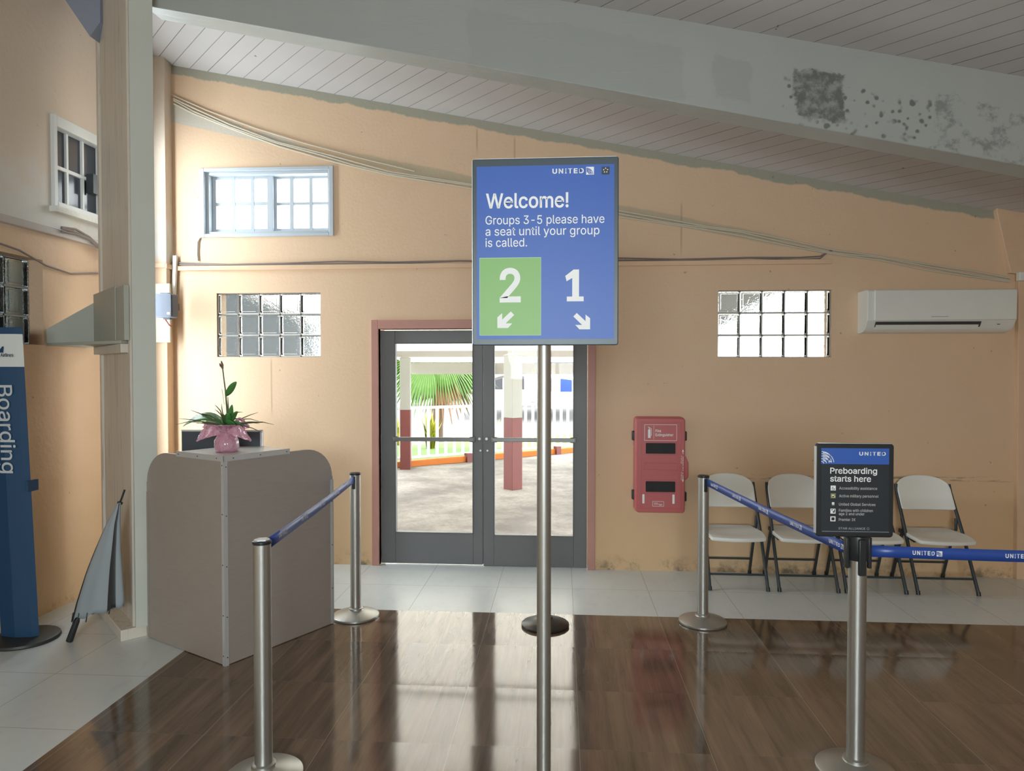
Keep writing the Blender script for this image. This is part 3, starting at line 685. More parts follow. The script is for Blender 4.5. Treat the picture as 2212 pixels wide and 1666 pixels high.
mb = MB(); mb.tube([(-.05, .05, -.10), (-.055, .10, -.13), (-.045, .12, -.16), (-.04, .14, -.17)], .006, 8); obj('cord', mb, mat('red_wire', (170, 80, 70), .5), sp)
mb = MB(); mb.bar((-3.515, D - .03, 2.36), (-3.490, D - .03, 2.785), .035, .03, (0, -1, 0)); tag(obj('cable_trunking', mb, WHITEP, bevel=.002), 'white plastic cable trunking rising above the small loudspeaker', 'trunking')
# camera box at the right edge
cb = thing('junction_box', 'small white box with a dark round socket at the right end of the cable bundle', 'box', (3.79, D - .05, 2.522))
mb = MB(); mb.box(-.045, .06, -.05, 0, -.035, .035); obj('housing', mb, WHITEP, cb, bevel=.005)
mb = MB(); mb.tube([(.025, -.048, 0), (.025, -.056, 0)], .024, 20); obj('socket', mb, DKMETAL, cb)
# wall air conditioner
ac = thing('air_conditioner', 'white wall-mounted split air conditioner at the right', 'air conditioner', (2.498, D, 2.06))
prof = [(0, 0), (-.06, .0), (-.115, .012), (-.16, .045), (-.185, .09), (-.195, .10), (-.20, .335), (-.19, .348), (-.17, .352), (0, .352)]
mb = MB(); mb.prism(prof, 0, 1.17, lambda a, b, d: (d, a, b)); obj('body', mb, WHITEP, ac, bevel=.004, angle=30)
mb = MB(); mb.prism([(-.197, .098), (-.206, .102), (-.209, .33), (-.203, .345), (-.19, .349)], .055, 1.165, lambda a, b, d: (d, a, b)); obj('front_panel', mb, WHITEP, ac, bevel=.004)
mb = MB(); mb.prism([(-.168, .046), (-.191, .086), (-.186, .088), (-.150, .045)], .07, .90, lambda a, b, d: (d, a, b)); obj('outlet', mb, mat('dark_slot', (58, 60, 60), .6), ac)
mb = MB(); mb.prism([(-.150, .026), (-.181, .060), (-.178, .064), (-.145, .030)], .075, .885, lambda a, b, d: (d, a, b)); obj('louvre', mb, WHITEP, ac, bevel=.001)
mb = MB(); mb.box(.50, .63, -.2105, -.205, .125, .129); obj('badge', mb, GREYP, ac)
mb = MB(); mb.box(1.03, 1.05, -.181, -.175, .062, .067); obj('indicator_light', mb, DKMETAL, ac)
# fire extinguisher cabinet
fx = thing('extinguisher_cabinet', 'red plastic fire extinguisher cabinet on the wall right of the double door', 'cabinet', (.824, D, .948))
hw, hh = .208, .404
mb = MB(); mb.prism(rrect(-hw, hw, -hh, hh, .028, 5), -.155, -.02, XZ); obj('body', mb, RED, fx, bevel=.012)
mb = MB(); P = rrect(-hw + .004, hw - .004, -hh + .004, hh - .004, .026, 5) ; mb.prism(P, -.20, -.158, XZ)
mb.prism([(hw - .01, -.13), (hw + .018, -.11), (hw + .026, -.09), (hw + .026, .02), (hw + .005, .075), (hw - .01, .08)], -.19, -.12, XZ)
dr = obj('door', mb, RED, fx, bevel=.012)
mb = MB()
for a, b, c, d in ((-.168, -.162, -.365, .362), (.162, .168, -.365, .362), (-.168, .168, .358, .364), (-.168, .168, -.368, -.362)): mb.box(a, b, -.2025, -.199, c, d)
for a, b, c, d in ((-.138, -.132, -.04, .02), (.132, .138, -.04, .02), (-.138, .138, .015, .021), (-.138, .138, -.041, -.035)): mb.box(a, b, -.204, -.199, c, d)
obj('moulded_rib', mb, RED, dr, bevel=.001)
for z in (.145, -.178):
    mb = MB(); mb.prism(rrect(-.134, .134, z - .056, z + .056, .008, 3), -.2035, -.199, XZ); f = obj('window_rim', mb, RED, dr, bevel=.002)
    mb = MB(); mb.prism(rrect(-.123, .123, z - .045, z + .045, .006, 3), -.206, -.2, XZ); obj('viewing_window', mb, DARKG, dr)
F = lambda a, b: (a, -.2012, b)
mb = MB(); S = lambda pts: flat(mb, pts, F)
for a, b, c, d in ((-.135, .135, .343, .346), (-.135, .135, .209, .212), (-.135, -.132, .209, .346), (.132, .135, .209, .346), (-.058, -.056, .22, .336)): S([(a, c), (b, c), (b, d), (a, d)])
line('lettering', dr, PRINTW, 'Fire', -.043, .004, .281, .022, F, .03); line('lettering', dr, PRINTW, 'Extinguisher', -.043, .106, .248, .022, F, .03)
S([(-.105, .232), (-.083, .232), (-.083, .298), (-.088, .306), (-.100, .306), (-.105, .298)]); S([(-.099, .308), (-.090, .308), (-.090, .314), (-.099, .314)]); S([(-.108, .322), (-.088, .314), (-.085, .318), (-.102, .326)])
ribbon(mb, [(-.090, .316), (-.078, .312), (-.075, .295), (-.076, .25)], .004, F)
obj('extinguisher_symbol', mb, PRINTW, dr, smooth=False)
for x in (-.141, .109):
    mb = MB(); flat(mb, [(x - .009, -.322), (x + .009, -.322), (x + .009, -.244), (x - .009, -.244)], F); obj('reflective_strip', mb, PRINTW, dr, smooth=False)
mb = MB(); S = lambda pts: flat(mb, pts, F)
for a, b, c, d in ((-.066, .030, -.305, -.302), (-.066, .030, -.345, -.342), (-.066, -.063, -.345, -.302), (.027, .030, -.345, -.302)): S([(a, c), (b, c), (b, d), (a, d)])
for k, (a, b) in enumerate(((-.054, -.02), (-.054, .018), (-.01, .012))): S([(a, -.316 - k * .009), (b, -.316 - k * .009), (b, -.319 - k * .009), (a, -.319 - k * .009)])
G = lambda a, b: (.186 + b, -.2012, a)
G2 = lambda a, b: (.186 - b, -.2012, a)
obj('small_label', mb, PRINTW, dr, smooth=False)
line('lettering', dr, PRINTW, 'LIFT TO OPEN', -.115, .075, -.003, .009, lambda a, b: (.188 - b, -.2012, a)); line('lettering', dr, PRINTW, 'PULL', .02, .09, 0, .009, lambda a, b: (.178 - b, -.2012, a)); line('lettering', dr, PRINTW, 'PULL', -.12, -.05, 0, .009, lambda a, b: (.178 - b, -.2012, a))
for k in (1, -1):
    mb = MB(); flat(mb, [(.184, k * .10), (.188, k * .10), (.188, k * .118), (.194, k * .118), (.186, k * .14), (.178, k * .118), (.184, k * .118)], F); obj('arrow', mb, PRINTW, dr, smooth=False)
for sx, z in ((-1, .24), (-1, -.27), (1, .24), (1, -.28)):
    mb = MB(); mb.box(sx * (hw - .01) if sx > 0 else -(hw + .018), (hw + .028) if sx > 0 else -(hw - .01), -.10, -.04, z - .04, z + .04); obj('catch', mb, BLACK, fx, bevel=.008)

# shelf with grey boards between left wall and pillar
sh = thing('corner_shelf', 'grey-green boxed shelf fixed between the left wall and the pillar', 'shelf', (0, 0, 0))
c0 = Vector(pil(.10, -.05, 0)); c1 = Vector(pil(.97, -.05, 0))
mb = MB(); mb.prism([(-3.69, 4.80), (c0.x, c0.y), pil(.12, -.004, 0)[:2], (c1.x + .03, c1.y + .03), (-3.69, 5.25)], 1.925, 1.945, lambda a, b, d: (a, b, d)); obj('shelf_board', mb, GREYBOARD, sh, bevel=.002)
mb = MB(); mb.prism([(.02, -.045), (.93, -.045), (.93, -.014), (.02, -.014)], 1.945, 2.30, lambda a, b, d: pil(a, b, d)); obj('pillar_panel', mb, GREYBOARD, sh, bevel=.002)
mb = MB(); mb.prism([(.24, -.052), (.93, -.052), (.93, -.046), (.24, -.046)], 1.95, 2.31, lambda a, b, d: pil(a, b, d)); obj('cover_panel', mb, GREYBOARD, sh, bevel=.001)
A0 = Vector((-3.69, 4.80, 0)); A1 = Vector((-3.44, 5.0, 0)); A1 = Vector(pil(.93, -.05, 0))
n0 = (A1 - A0).normalized(); nn0 = Vector((-n0.y, n0.x, 0)) * .02
mb = MB(); P0 = [(A0, 1.945), (A1, 1.945), (A1, 2.25), (A0, 2.045)]
mb.face([(p.x, p.y, z) for p, z in P0]); mb.face([(p.x + nn0.x, p.y + nn0.y, z) for p, z in P0])
for i in range(4):
    (p, z), (q, y2) = P0[i], P0[(i + 1) % 4]; mb.face([(p.x, p.y, z), (q.x, q.y, y2), (q.x + nn0.x, q.y + nn0.y, y2), (p.x + nn0.x, p.y + nn0.y, z)])
obj('side_panel', mb, GREYBOARD, sh)
mb = MB(); mb.prism([(.10, -.05), (.96, -.05), (.96, -.004), (.10, -.004)], 1.865, 1.924, lambda a, b, d: pil(a, b, d)); obj('support_block', mb, PILLAR, sh, bevel=.003)

# ------------------------------------------------------------------ counter with monitor and plant
ang = math.atan2(.8746, .4848) - PI / 2      # local +y runs along the right-hand panel, local -x along the left-hand one
ct = thing('check_in_counter', 'taupe laminate counter with rounded shoulders and aluminium corner strip', 'counter', (-1.983, 3.989, 0), ang)
HB = 1.225; LP, RP = .822, .818
def shoulder(L, r=.225):
    pts = [(0, .004), (L, .004), (L, HB - .20)]
    pts += [(L - .004 - r + r * math.cos(R(t)), HB - .205 + .205 * math.sin(R(t))) for t in range(0, 91, 9)]
    return pts + [(0, HB)]
mb = MB(); mb.prism(shoulder(LP), 0, .022, lambda a, b, d: (-a, d, b)); obj('left_panel', mb, TAUPE, ct, bevel=.001)
mb = MB(); mb.prism(shoulder(RP), 0, .022, lambda a, b, d: (-d - .0, a + .0225, b)); obj('right_panel', mb, TAUPE, ct, bevel=.001)
mb = MB(); mb.box(-.022, .003, -.004, -.0005, 0.0, HB + .002); mb.box(.0005, .004, -.004, .022, 0.0, HB + .002)
obj('corner_strip', mb, ALU, ct)
mb = MB(); mb.box(-LP + .0, -LP + .018, -.003, .001, .005, .96); obj('edge_strip', mb, TAUPE, ct)
mb = MB(); mb.box(-.026, .003, RP + .0225, RP + .0265, .005, 1.0); mb.box(.0, .003, RP + .0, RP + .0265, .005, 1.0); obj('edge_strip', mb, ALU, ct)
mb = MB(); mb.prism([(.0, .0), (.0, .47), (-.30, .50), (-.47, .32), (-.47, .0)], HB, HB + .018, lambda a, b, d: (a, b, d)); obj('raised_top', mb, mat('white_laminate', (220, 220, 216), .3), ct)
mb = MB(); mb.box(.0005, .006, -.006, .475, HB - .012, HB + .022); mb.box(-.475, .006, -.006, -.0005, HB - .012, HB + .022); obj('top_edge_strip', mb, ALU, ct)
mb = MB(); mb.box(-.80, -.02, .022, .80, .93, .955); obj('desktop', mb, TAUPE, ct)
for a, b in ((-.80, .78), (-.03, .78), (-.80, .05)):
    mb = MB(); mb.box(a, a + .02 if a < -.1 else a + .01, b - .02, b, 0, .93); obj('leg', mb, TAUPE, ct)
def rivet(p, q): mb = MB(); mb.tube([p, q], .0035, 8); obj('rivet', mb, DKMETAL, ct)
for z in (1.19, .90, .60, .30, .06): rivet((-.011, -.0035, z), (-.011, -.0065, z)); rivet((.0035, .011, z - .01), (.0065, .011, z - .01))
for y in (.06, .25, .45): rivet((.0055, y, HB + .004), (.0085, y, HB + .004)); rivet((-y, -.0055, HB + .004), (-y, -.0085, HB + .004))
for z in (.25, .55, .85): rivet((.0025, RP + .012, z), (.0055, RP + .012, z))
mn = thing('computer_monitor', 'dark computer monitor behind the plant on the counter', 'monitor', (-2.27, 4.55, .955), R(2))
mb = MB(); mb.prism(rrect(-.272, .272, .10, .395, .006, 3), -.012, .018, XZ); obj('screen_back', mb, mat('monitor_back', (64, 72, 80), .4), mn, bevel=.003)
mb = MB(); mb.box(.262, .275, -.014, .0, .10, .397); mb.box(-.272, .275, -.014, .0, .386, .397); obj('bezel', mb, ALU, mn)
mb = MB(); mb.box(-.025, .025, .02, .05, .012, .24); mb.box(-.12, .12, -.05, .14, 0, .012); obj('stand', mb, BLACK, mn, bevel=.003)
# potted plant
pt = thing('potted_plant', 'orchid-like potted plant wrapped in pink cellophane on the counter top', 'plant', (-2.085, 4.235, HB + .0185))
def wob(i, k, n): return 1 + (.04 if i < 4 else .16) * math.sin(k * 2.3 + i * 1.3) * (0 if i == 0 else 1)
mb = MB(); mb.lathe([(0, 0), (.058, 0), (.062, .02), (.064, .06), (.058, .09), (0, .095)], seg=32); obj('pot', mb, PINKP, pt)
mb = MB(); mb.lathe([(.064, .002), (.070, .03), (.069, .07), (.052, .105), (.030, .125), (.045, .15), (.085, .165), (.10, .172)], seg=48, wob=wob); obj('wrapping', mb, PINKC, pt, solid=.002)
for sx in (-1, 1):      # the loops of the bow
    for k, (L, h) in enumerate(((.155, .115), (.13, .145))):
        P = []
        for i in range(9):
            t = i / 8; wv = .035 * math.sin(PI * t) + .006
            cx = sx * (.02 + L * t); cz = h + .03 * math.sin(PI * t * .9) - (.055 if k == 0 else .0) * t * t
            P.append([(cx, -.035 + .03 * k + .012 * math.sin(i * 2 + j), cz + wv * (j - 2) / 2 + .006 * math.sin(i * 3 + j * 2)) for j in range(5)])
        mb = MB(); mb.grid(P); obj('bow_loop', mb, PINKC, pt, solid=.0025, sub=1)
def leaf(name, base, d, L, wd, droop, m, roll=0.0, n=10):
    d = Vector(d).normalized(); side = d.cross(Vector((0, 0, 1))).normalized(); side = (side * math.cos(roll) + Vector((0, 0, 1)) * math.sin(roll)); P = []
    for i in range(n + 1):
        t = i / n; c = Vector(base) + d * L * t + Vector((0, 0, -droop * t * t)); wv = wd * (math.sin(PI * min(1, t * .88 + .10)) ** .7) * .5
        nz = Vector((0, 0, 1))
        P.append([tuple(c - side * wv + nz * wv * .25), tuple(c), tuple(c + side * wv + nz * wv * .25)])
    mb = MB(); mb.grid(P); return obj(name, mb, m, pt, solid=.002)
leaf('leaf', (-.01, 0, .17), (-1, -.15, .66), .30, .095, .175, LEAF, .5)
leaf('leaf', (.0, .0, .16), (-.75, .3, .5), .12, .05, .01, mat('silvery_leaf', (205, 216, 218), .25), .3)
leaf('leaf', (.01, -.01, .15), (.55, -.3, .75), .16, .04, .02, LEAF, .9)
leaf('leaf', (.02, -.01, .15), (.8, -.2, .45), .13, .055, .05, LEAF, .7)
leaf('leaf', (.015, .0, .15), (.25, -.2, .9), .15, .05, .0, LEAF, .9)
leaf('leaf', (0, -.005, .35), (.30, -.1, .25), .11, .05, -.015, LEAF, .9)
leaf('leaf', (-.012, -.005, .30), (-.1, -.1, 1), .085, .05, .0, LEAF, 1.2)
mb = MB(); mb.tube([(.005, 0, .12), (.005, 0, .25), (-.005, 0, .38), (-.015, 0, .46), (-.022, 0, .52)], [.007, .006, .0045, .004, .004], 8); mb.tube([(.012, 0, .14), (.014, 0, .24), (.010, 0, .34)], [.006, .005, .002], 8); obj('stem', mb, LEAFD, pt)
mb = MB(); mb.tube([(-.022, 0, .515), (-.024, 0, .54), (-.030, 0, .565)], [.006, .008, .003], 8); mb.tube([(-.022, 0, .52), (-.036, 0, .535), (-.040, 0, .55)], [.005, .006, .003], 8); obj('flower_bud', mb, STEMB, pt)
for k in range(18):
    a = R(-10 + 200 * k / 17 + random.uniform(-8, 8)); L = random.uniform(.22, .36); dr = random.uniform(.03, .16)
    sx = math.cos(a); e = .30 + .75 * abs(math.sin(a))
    P = [(.004 + sx * L * t, -.02 + random.uniform(-.01, .01) - .08 * t * math.sin(k), .15 + e * L * .75 * t - dr * t * t) for t in (0, .25, .5, .75, 1)]
    mb = MB(); mb.tube(P, [.0045, .0042, .0036, .0028, .001], 6); obj('blade', mb, LEAFD, pt)
for d, L, wd, dr in (((.35, -.4, .8), .14, .055, .03), ((-.3, -.5, .8), .13, .05, .03), ((.6, -.4, .5), .12, .06, .04), ((.1, -.6, .6), .11, .06, .04)): leaf('leaf', (.005, -.015, .15), d, L, wd, dr, LEAF, .8)

# ------------------------------------------------------------------ umbrella against the pillar
ub = thing('folded_umbrella', 'furled grey and black umbrella leaning against the pillar', 'umbrella', (0, 0, 0))
h0 = Vector((-3.165, 4.28, .006)); tp = Vector((-2.782, 4.288, .996)); ax = (tp - h0).normalized(); LU = (tp - h0).length
s1 = Vector((1, .1, 0)); s1 = (s1 - ax * s1.dot(ax)).normalized(); s2 = ax.cross(s1)
def up(t, a, r, sx=0.0, sy=0.0): return h0 + ax * (LU * t) + s1 * (r * math.cos(a) + sx) + s2 * (r * math.sin(a) + sy)
mb = MB(); mb.tube([up(0, 0, 0), up(.13, 0, 0), up(.155, 0, 0)], [.021, .019, .012], 14); obj('handle', mb, BLACK, ub)
mb = MB(); mb.tube([up(.15, 0, 0), up(.99, 0, 0)], .006, 10); mb.tube([up(.90, 0, 0), up(.91, 0, 0)], .016, 12); obj('shaft', mb, BLACK, ub)
NS = 48
UL = [(-2.813, .908), (-2.905, .741), (-2.972, .597), (-3.029, .462), (-3.097, .263), (-3.127, .155)]
UR = [(-2.795, .908), (-2.800, .778), (-2.800, .6), (-2.795, .511), (-2.786, .348), (-2.782, .252)]
def lerp_path(P, t):
    f = t * (len(P) - 1); i = min(int(f), len(P) - 2); f -= i
    return [P[i][c] + (P[i + 1][c] - P[i][c]) * f for c in (0, 1)]
def cloth(i, k):
    t = 1 - i / 16; l = lerp_path(UL, t); r = lerp_path(UR, t); a = 2 * PI * k / NS
    cx, cz = (l[0] + r[0]) / 2, (l[1] + r[1]) / 2; hx, hz = (r[0] - l[0]) / 2, (r[1] - l[1]) / 2
    fold = 1 + .06 * math.cos(8 * a) * (a > PI or k == 0)
    return Vector((cx + hx * math.cos(a), 4.262 - .005 * (1 - t) + (.010 + .22 * abs(hx)) * math.sin(a) * fold, cz + hz * math.cos(a) + .012 * t ** 6 * math.cos(8 * a)))
mb = MB()
Vv = [[mb.bm.verts.new(cloth(i, k)) for k in range(NS)] for i in range(17)]
for i in range(16):
    for k in range(NS):
        f = mb.bm.faces.new((Vv[i][k], Vv[i][(k + 1) % NS], Vv[i + 1][(k + 1) % NS], Vv[i + 1][k]))
        f.material_index = 1 if k in (24, 25, 26, 27, 22, 23, 40, 41, 42, 10, 11, 5) else 0
obj('canopy', mb, [UMBG, BLACK], ub, solid=.002)
for k in (24, 28, 31, 34, 41):
    p = cloth(0, k); mb = MB(); mb.tube([p + Vector((.004, 0, .03)), p + Vector((-.008, 0, -.03))], .0035, 6); obj('rib_tip', mb, BLACK, ub)

# ------------------------------------------------------------------ boarding banner at the left edge
bn = thing('boarding_banner', 'tall navy banner stand reading Boarding at the left edge, on a round black base', 'banner', (-3.515, 4.30, 0))
mb = MB(); mb.lathe([(0, 0), (.20, 0), (.204, .008), (.20, .022), (.185, .026), (0, .028)], (.03, 0, 0), 48); obj('base', mb, mat('dark_banner_base', (52, 54, 52), .5), bn)
TB = math.tan(R(2.45))
def BF(a, b): return (a - b * TB, -.034 - .012 * math.cos(min(1, abs(a) / .14) * PI / 2) , b)
def bsec(z0, z1, hw0):
    P = [(-hw0, 0), (-hw0 * .8, -.028), (0, -.043), (hw0 * .8, -.028), (hw0, 0), (hw0 * .8, .028), (0, .043), (-hw0 * .8, .028)]
    A = [(a - z0 * TB, b, z0) for a, b in P]; B = [(a - z1 * TB, b, z1) for a, b in P]; m = MB(); n = 8
    m.face(A[::-1]); m.face(B)
    for i in range(n): m.face([A[i], A[(i + 1) % n], B[(i + 1) % n], B[i]])
    return m
bf = 4.3 / 1520
obj('body', bsec(.028, 1.772, .132), NAVY, bn, smooth=True, angle=60); obj('header_panel', bsec(1.772, 1.982, .132), CREAM, bn, angle=60); obj('top_cap', bsec(1.982, 2.025, .132), NAVY, bn, angle=60)
mb = MB(); mb.box(.085, .105, -.045, .045, .97, 1.04); obj('side_clip', mb, NAVY, bn)
FF = lambda a, b: (a - b * TB, -.0455, b)
line('lettering', bn, mat('pale_grey_print', (205, 212, 212), .5), 'Boarding', 1.09, 1.655, -.022, .098, lambda a, b: (b - (2.745 - a) * TB, -.0455, 2.745 - a), .012)
line('header_lettering', bn, NAVY, 'Nauru Airlines', -.066, .097, 1.836, .022, FF, .02)
mb = MB(); flat(mb, [(-.008, 1.862), (.026, 1.902), (.036, 1.902), (.030, 1.862)], FF); obj('tail_emblem', mb, NAVY, bn, smooth=False)

# ------------------------------------------------------------------ queue posts and belts
def post_section(r, notch=.0012, n=4):
    P = []
    for k in range(48):
        a = 2 * PI * k / 48 + PI / 4
        rr = r - (notch if k % (48 // n) in (0,) else 0); P.append((rr * math.cos(a), rr * math.sin(a)))
    return P
def stanchion(x, y, label, r=.037, base_mat=None, h=1.01, rot=0.0, name='queue_stanchion'):
    t = thing(name, label, 'stanchion', (x, y, 0), rot, 'queue stanchions')
    br = .163
    mb = MB(); mb.lathe([(0, 0), (br - .004, 0), (br, .006), (br, .016), (br - .006, .021), (.052, .050), (.047, .058), (0, .058)], seg=64); obj('base', mb, base_mat or STEEL, t, angle=25)
    mb = MB(); mb.lathe([(0, .056), (.050, .056), (.050, .064), (.042, .068), (0, .068)], seg=32); obj('collar', mb, base_mat or STEEL, t)
    mb = MB(); mb.prism(post_section(r), .06, h, lambda a, b, d: (a, b, d)); obj('post', mb, STEEL, t, angle=25)
    mb = MB(); mb.lathe([(0, h), (r + .001, h), (r + .003, h + .004), (r + .002, h + .012), (r - .004, h + .016), (0, h + .017)], seg=32); obj('cap', mb, BLACK, t)
    return t
def receiver(t, a, r=.037, h=1.01):
    mb = MB(); q = Matrix.Rotation(a, 3, 'Z'); mb.obox(q @ Vector((r + .002, 0, h - .05)), (.012, .022, .09), q); obj('belt_clip', mb, BLACK, t, bevel=.002)
def belt(t, p0, p1, zc0, zc1, n0, spacing, side=-1, hgt=.05):
    """belt between two posts in t's frame (t unrotated), printed on the side towards the camera"""
    o = t.location; a = Vector((p0[0] - o.x, p0[1] - o.y, zc0)); b = Vector((p1[0] - o.x, p1[1] - o.y, zc1)); d = b - a; L = d.length; d.normalize()
    nrm = Vector((d.y, -d.x, 0)).normalized(); nrm = nrm if nrm.y < 0 or (abs(nrm.y) < .2 and side * nrm.x > 0) else -nrm
    if side < 0 and nrm.y > 0: nrm = -nrm
    upv = Vector((0, 0, 1))
    mb = MB(); P = []
    for i in range(13):
        f = i / 12; c = a + d * L * f - upv * .006 * math.sin(PI * f); P.append([tuple(c - upv * hgt / 2), tuple(c + upv * hgt / 2)])
    mb.grid(P); bo = obj('belt', mb, TAPE, t, solid=.002)
    def FNC(off, eps): return lambda u, v: tuple(a + d * (off + u) - upv * .006 * math.sin(PI * (off + u) / L) + upv * v + nrm * eps)
    s = n0
    while s + .13 < L:
        f1 = FNC(s, .0016); f2 = FNC(s, .0019); mb2 = MB()
        line('lettering', bo, PRINTW, 'UNITED', 0, .092, -.008, .0165, f1)
        mb = MB(); globe_square(mb, mb2, .100, -.012, .023, f1, f2); obj('emblem', mb, PRINTW, bo, smooth=False); obj('emblem_line', mb2, TAPE, bo, smooth=False); s += spacing
SNL = stanchion(-1.277, 2.902, 'brushed steel queue post nearest the camera on the left, before the counter')
mb = MB(); mb.lathe([(0, 1.026), (.030, 1.026), (.028, 1.031), (.018, 1.033), (0, 1.034)], seg=18, wob=lambda i, k, n: 1 + .12 * math.sin(k * 2.1)); obj('crumpled_top_label', mb, mat('white_sticker', (225, 228, 228), .3, 0, .1, 60, .5, 120), SNL)
SFL = stanchion(-1.462, 4.872, 'brushed steel queue post on the left beside the right edge of the counter')
SFR = stanchion(.973, 4.927, 'brushed steel queue post in front of the leftmost white chair')
SMD = stanchion(-.115, 4.79, 'queue post with dark round base standing behind the tall sign pole', .026, mat('dark_steel_base', (78, 78, 76), .35, .9, .1, 12), h=.98)
SNR = stanchion(1.276, 3.13, 'steel queue post carrying the small preboarding sign', h=1.0)
receiver(SNL, R(80)); receiver(SFL, R(-90)); receiver(SFR, R(-78))
belt(SNL, (-1.262, 2.94), (-1.458, 4.825), 1.004, .985, .14, .383, side=1)
belt(SFR, (.985, 4.89), (1.235, 3.135), .985, .975, .09, .383, side=-1)
# black holder head of the near right post and its second belt
mb = MB(); mb.lathe([(.038, .93), (.042, .935), (.044, 1.022), (.042, 1.035), (0, 1.036)], seg=32); obj('head', mb, BLACK, SNR)
for a in (-90, 0, 180):
    q = Matrix.Rotation(R(a), 3, 'Z'); mb = MB(); mb.obox(q @ Vector((.047, 0, .962 if a != -90 else .95)), (.016, .030, .135 if a != -90 else .155), q); obj('belt_clip', mb, BLACK, SNR, bevel=.004)
belt(SNR, (1.325, 3.13), (2.75, 3.135), .968, .955, .18, .383)

# small framed sign on the near right post
px = 3.1 / 1520
ps = thing('preboarding_sign', 'small black framed sign reading Preboarding starts here on a queue post', 'sign', (1.245, 3.10, 1.237))
mb = MB(); mb.prism(rrect(-.160, .160, -.2, .2, .014, 4), -.012, .014, XZ); obj('frame', mb, BLACK, ps, bevel=.004)
mb = MB()
for a, b, c, d in ((-.1615, -.1595, -.186, .187), (-.150, .150, .1995, .2015)): mb.box(a, b, -.011, .0135, c, d)
obj('frame_edge_highlight', mb, ALU, ps)  # pale strips paint in the light caught by the left and top edges
mb = MB(); mb.box(-.140, .140, -.0135, -.0115, -.182, .182); obj('poster', mb, SIGNB, ps)
QX = lambda p: (p - 1842.5) * px
QZ = lambda p: (1059 - p) * px
q1 = lambda a, b: (a, -.0141, b); q2 = lambda a, b: (a, -.0146, b)
mb = MB(); flat(mb, [(QX(1773), QZ(1003.8)), (QX(1910.5), QZ(1003.8)), (QX(1910.5), QZ(970.5)), (QX(1773), QZ(970.5))], q1); obj('header_band', mb, BLUE, ps, smooth=False)
line('header_lettering', ps, PRINTW, 'UNITED', QX(1850), QX(1903.7), QZ(985), 6.8 * px, q2)
line('heading_lettering', ps, PRINTW, 'Preboarding', QX(1791.5), QX(1886.5), QZ(1023.6), 11.9 * px, q2, .03); line('heading_lettering', ps, PRINTW, 'starts here', QX(1791.5), QX(1874.5), QZ(1040.2), 11.9 * px, q2, .03)
mb = MB()
for r in (26, 21.5, 16.5, 11, 5.5): ribbon(mb, [(QX(1773 + r * math.sin(R(t))), QZ(1003.6 - r * math.cos(R(t)))) for t in range(2, 90, 8)], 1.3 * px, q2)
for k in range(4): ribbon(mb, [(QX(1773.5 + 3 + 22 * t), QZ(1003 - (23 - 5.2 * k) * (1 - .55 * t * t) + 6 * k * t * .6)) for t in (0, .25, .5, .75) if 1003 - (23 - 5.2 * k) * (1 - .55 * t * t) + 6 * k * t * .6 < 1002], 1.6 * px, q2)
obj('globe_emblem', mb, PRINTW, ps, smooth=False)
DIM = mat('dim_white_print', (190, 194, 192), .5); T = lambda s, x1, b, c=5.6: line('small_lettering', ps, DIM, s, QX(1810), QX(x1), QZ(b), c * px, q2, .012)
T('Accessibility assistance', 1887, 1057); T('Active military personnel', 1889.8, 1073.3); T('United Global Services', 1884, 1090.8); T('Families with children', 1878.8, 1103.6); T('age 2 and under', 1862, 1110.8); T('Premier 1K', 1844, 1123)
line('small_lettering', ps, DIM, 'STAR ALLIANCE', QX(1809.5), QX(1864), QZ(1141), 4.4 * px, q2)
mb = MB()
ribbon(mb, [(QX(1869.5 + 2.6 * math.sin(2 * PI * k / 5) * (1 if 1 else 1)), QZ(1138.8 - 2.6 * math.cos(2 * PI * k / 5))) for k in range(6)], .6 * px, q2)
flat(mb, [(QX(1776), QZ(1145.6)), (QX(1912), QZ(1145.6)), (QX(1912), QZ(1145)), (QX(1776), QZ(1145))], q2)
obj('star_outline', mb, DIM, ps, smooth=False)
mb = MB(); mb2 = MB(); q3 = lambda a, b: (a, -.0150, b)
def sq(m, cx, cy, s, q): flat(m, [(QX(cx - s), QZ(cy + s)), (QX(cx + s), QZ(cy + s)), (QX(cx + s), QZ(cy - s)), (QX(cx - s), QZ(cy - s))], q)
for cy in (1054.2, 1102.8, 1119): sq(mb, 1798, cy, 5.2, q2)
sq(mb2, 1798, 1119, 3.2, q3); ribbon(mb2, [(QX(1797), QZ(1051)), (QX(1797.5), QZ(1055)), (QX(1800), QZ(1055)), (QX(1801), QZ(1057.5))], 1.1 * px, q3)
ribbon(mb2, [(QX(1798 + 2.6 * math.cos(R(t))), QZ(1055.6 - 2.6 * math.sin(R(t)))) for t in range(120, 361, 30)], .8 * px, q3)
flat(mb2, [(QX(1797), QZ(1103)), (QX(1802), QZ(1103)), (QX(1801), QZ(1106)), (QX(1798), QZ(1106))], q3); sq(mb2, 1796, 1100, 1.2, q3); flat(mb2, [(QX(1800), QZ(1103)), (QX(1802), QZ(1103)), (QX(1802), QZ(1099)), (QX(1800), QZ(1099))], q3)
sq(mb, 1798, 1086.5, 2.6, q3); flat(mb, [(QX(1796), QZ(1091)), (QX(1798), QZ(1089.5)), (QX(1800), QZ(1091)), (QX(1800), QZ(1088)), (QX(1796), QZ(1088))], q3)
obj('icon', mb, PRINTW, ps, smooth=False); obj('icon_glyph', mb2, SIGNB, ps, smooth=False)
mb = MB(); sq(mb, 1798, 1070.4, 5.2, q2); obj('olive_icon', mb, mat('olive_print', (132, 134, 90), .5), ps, smooth=False)
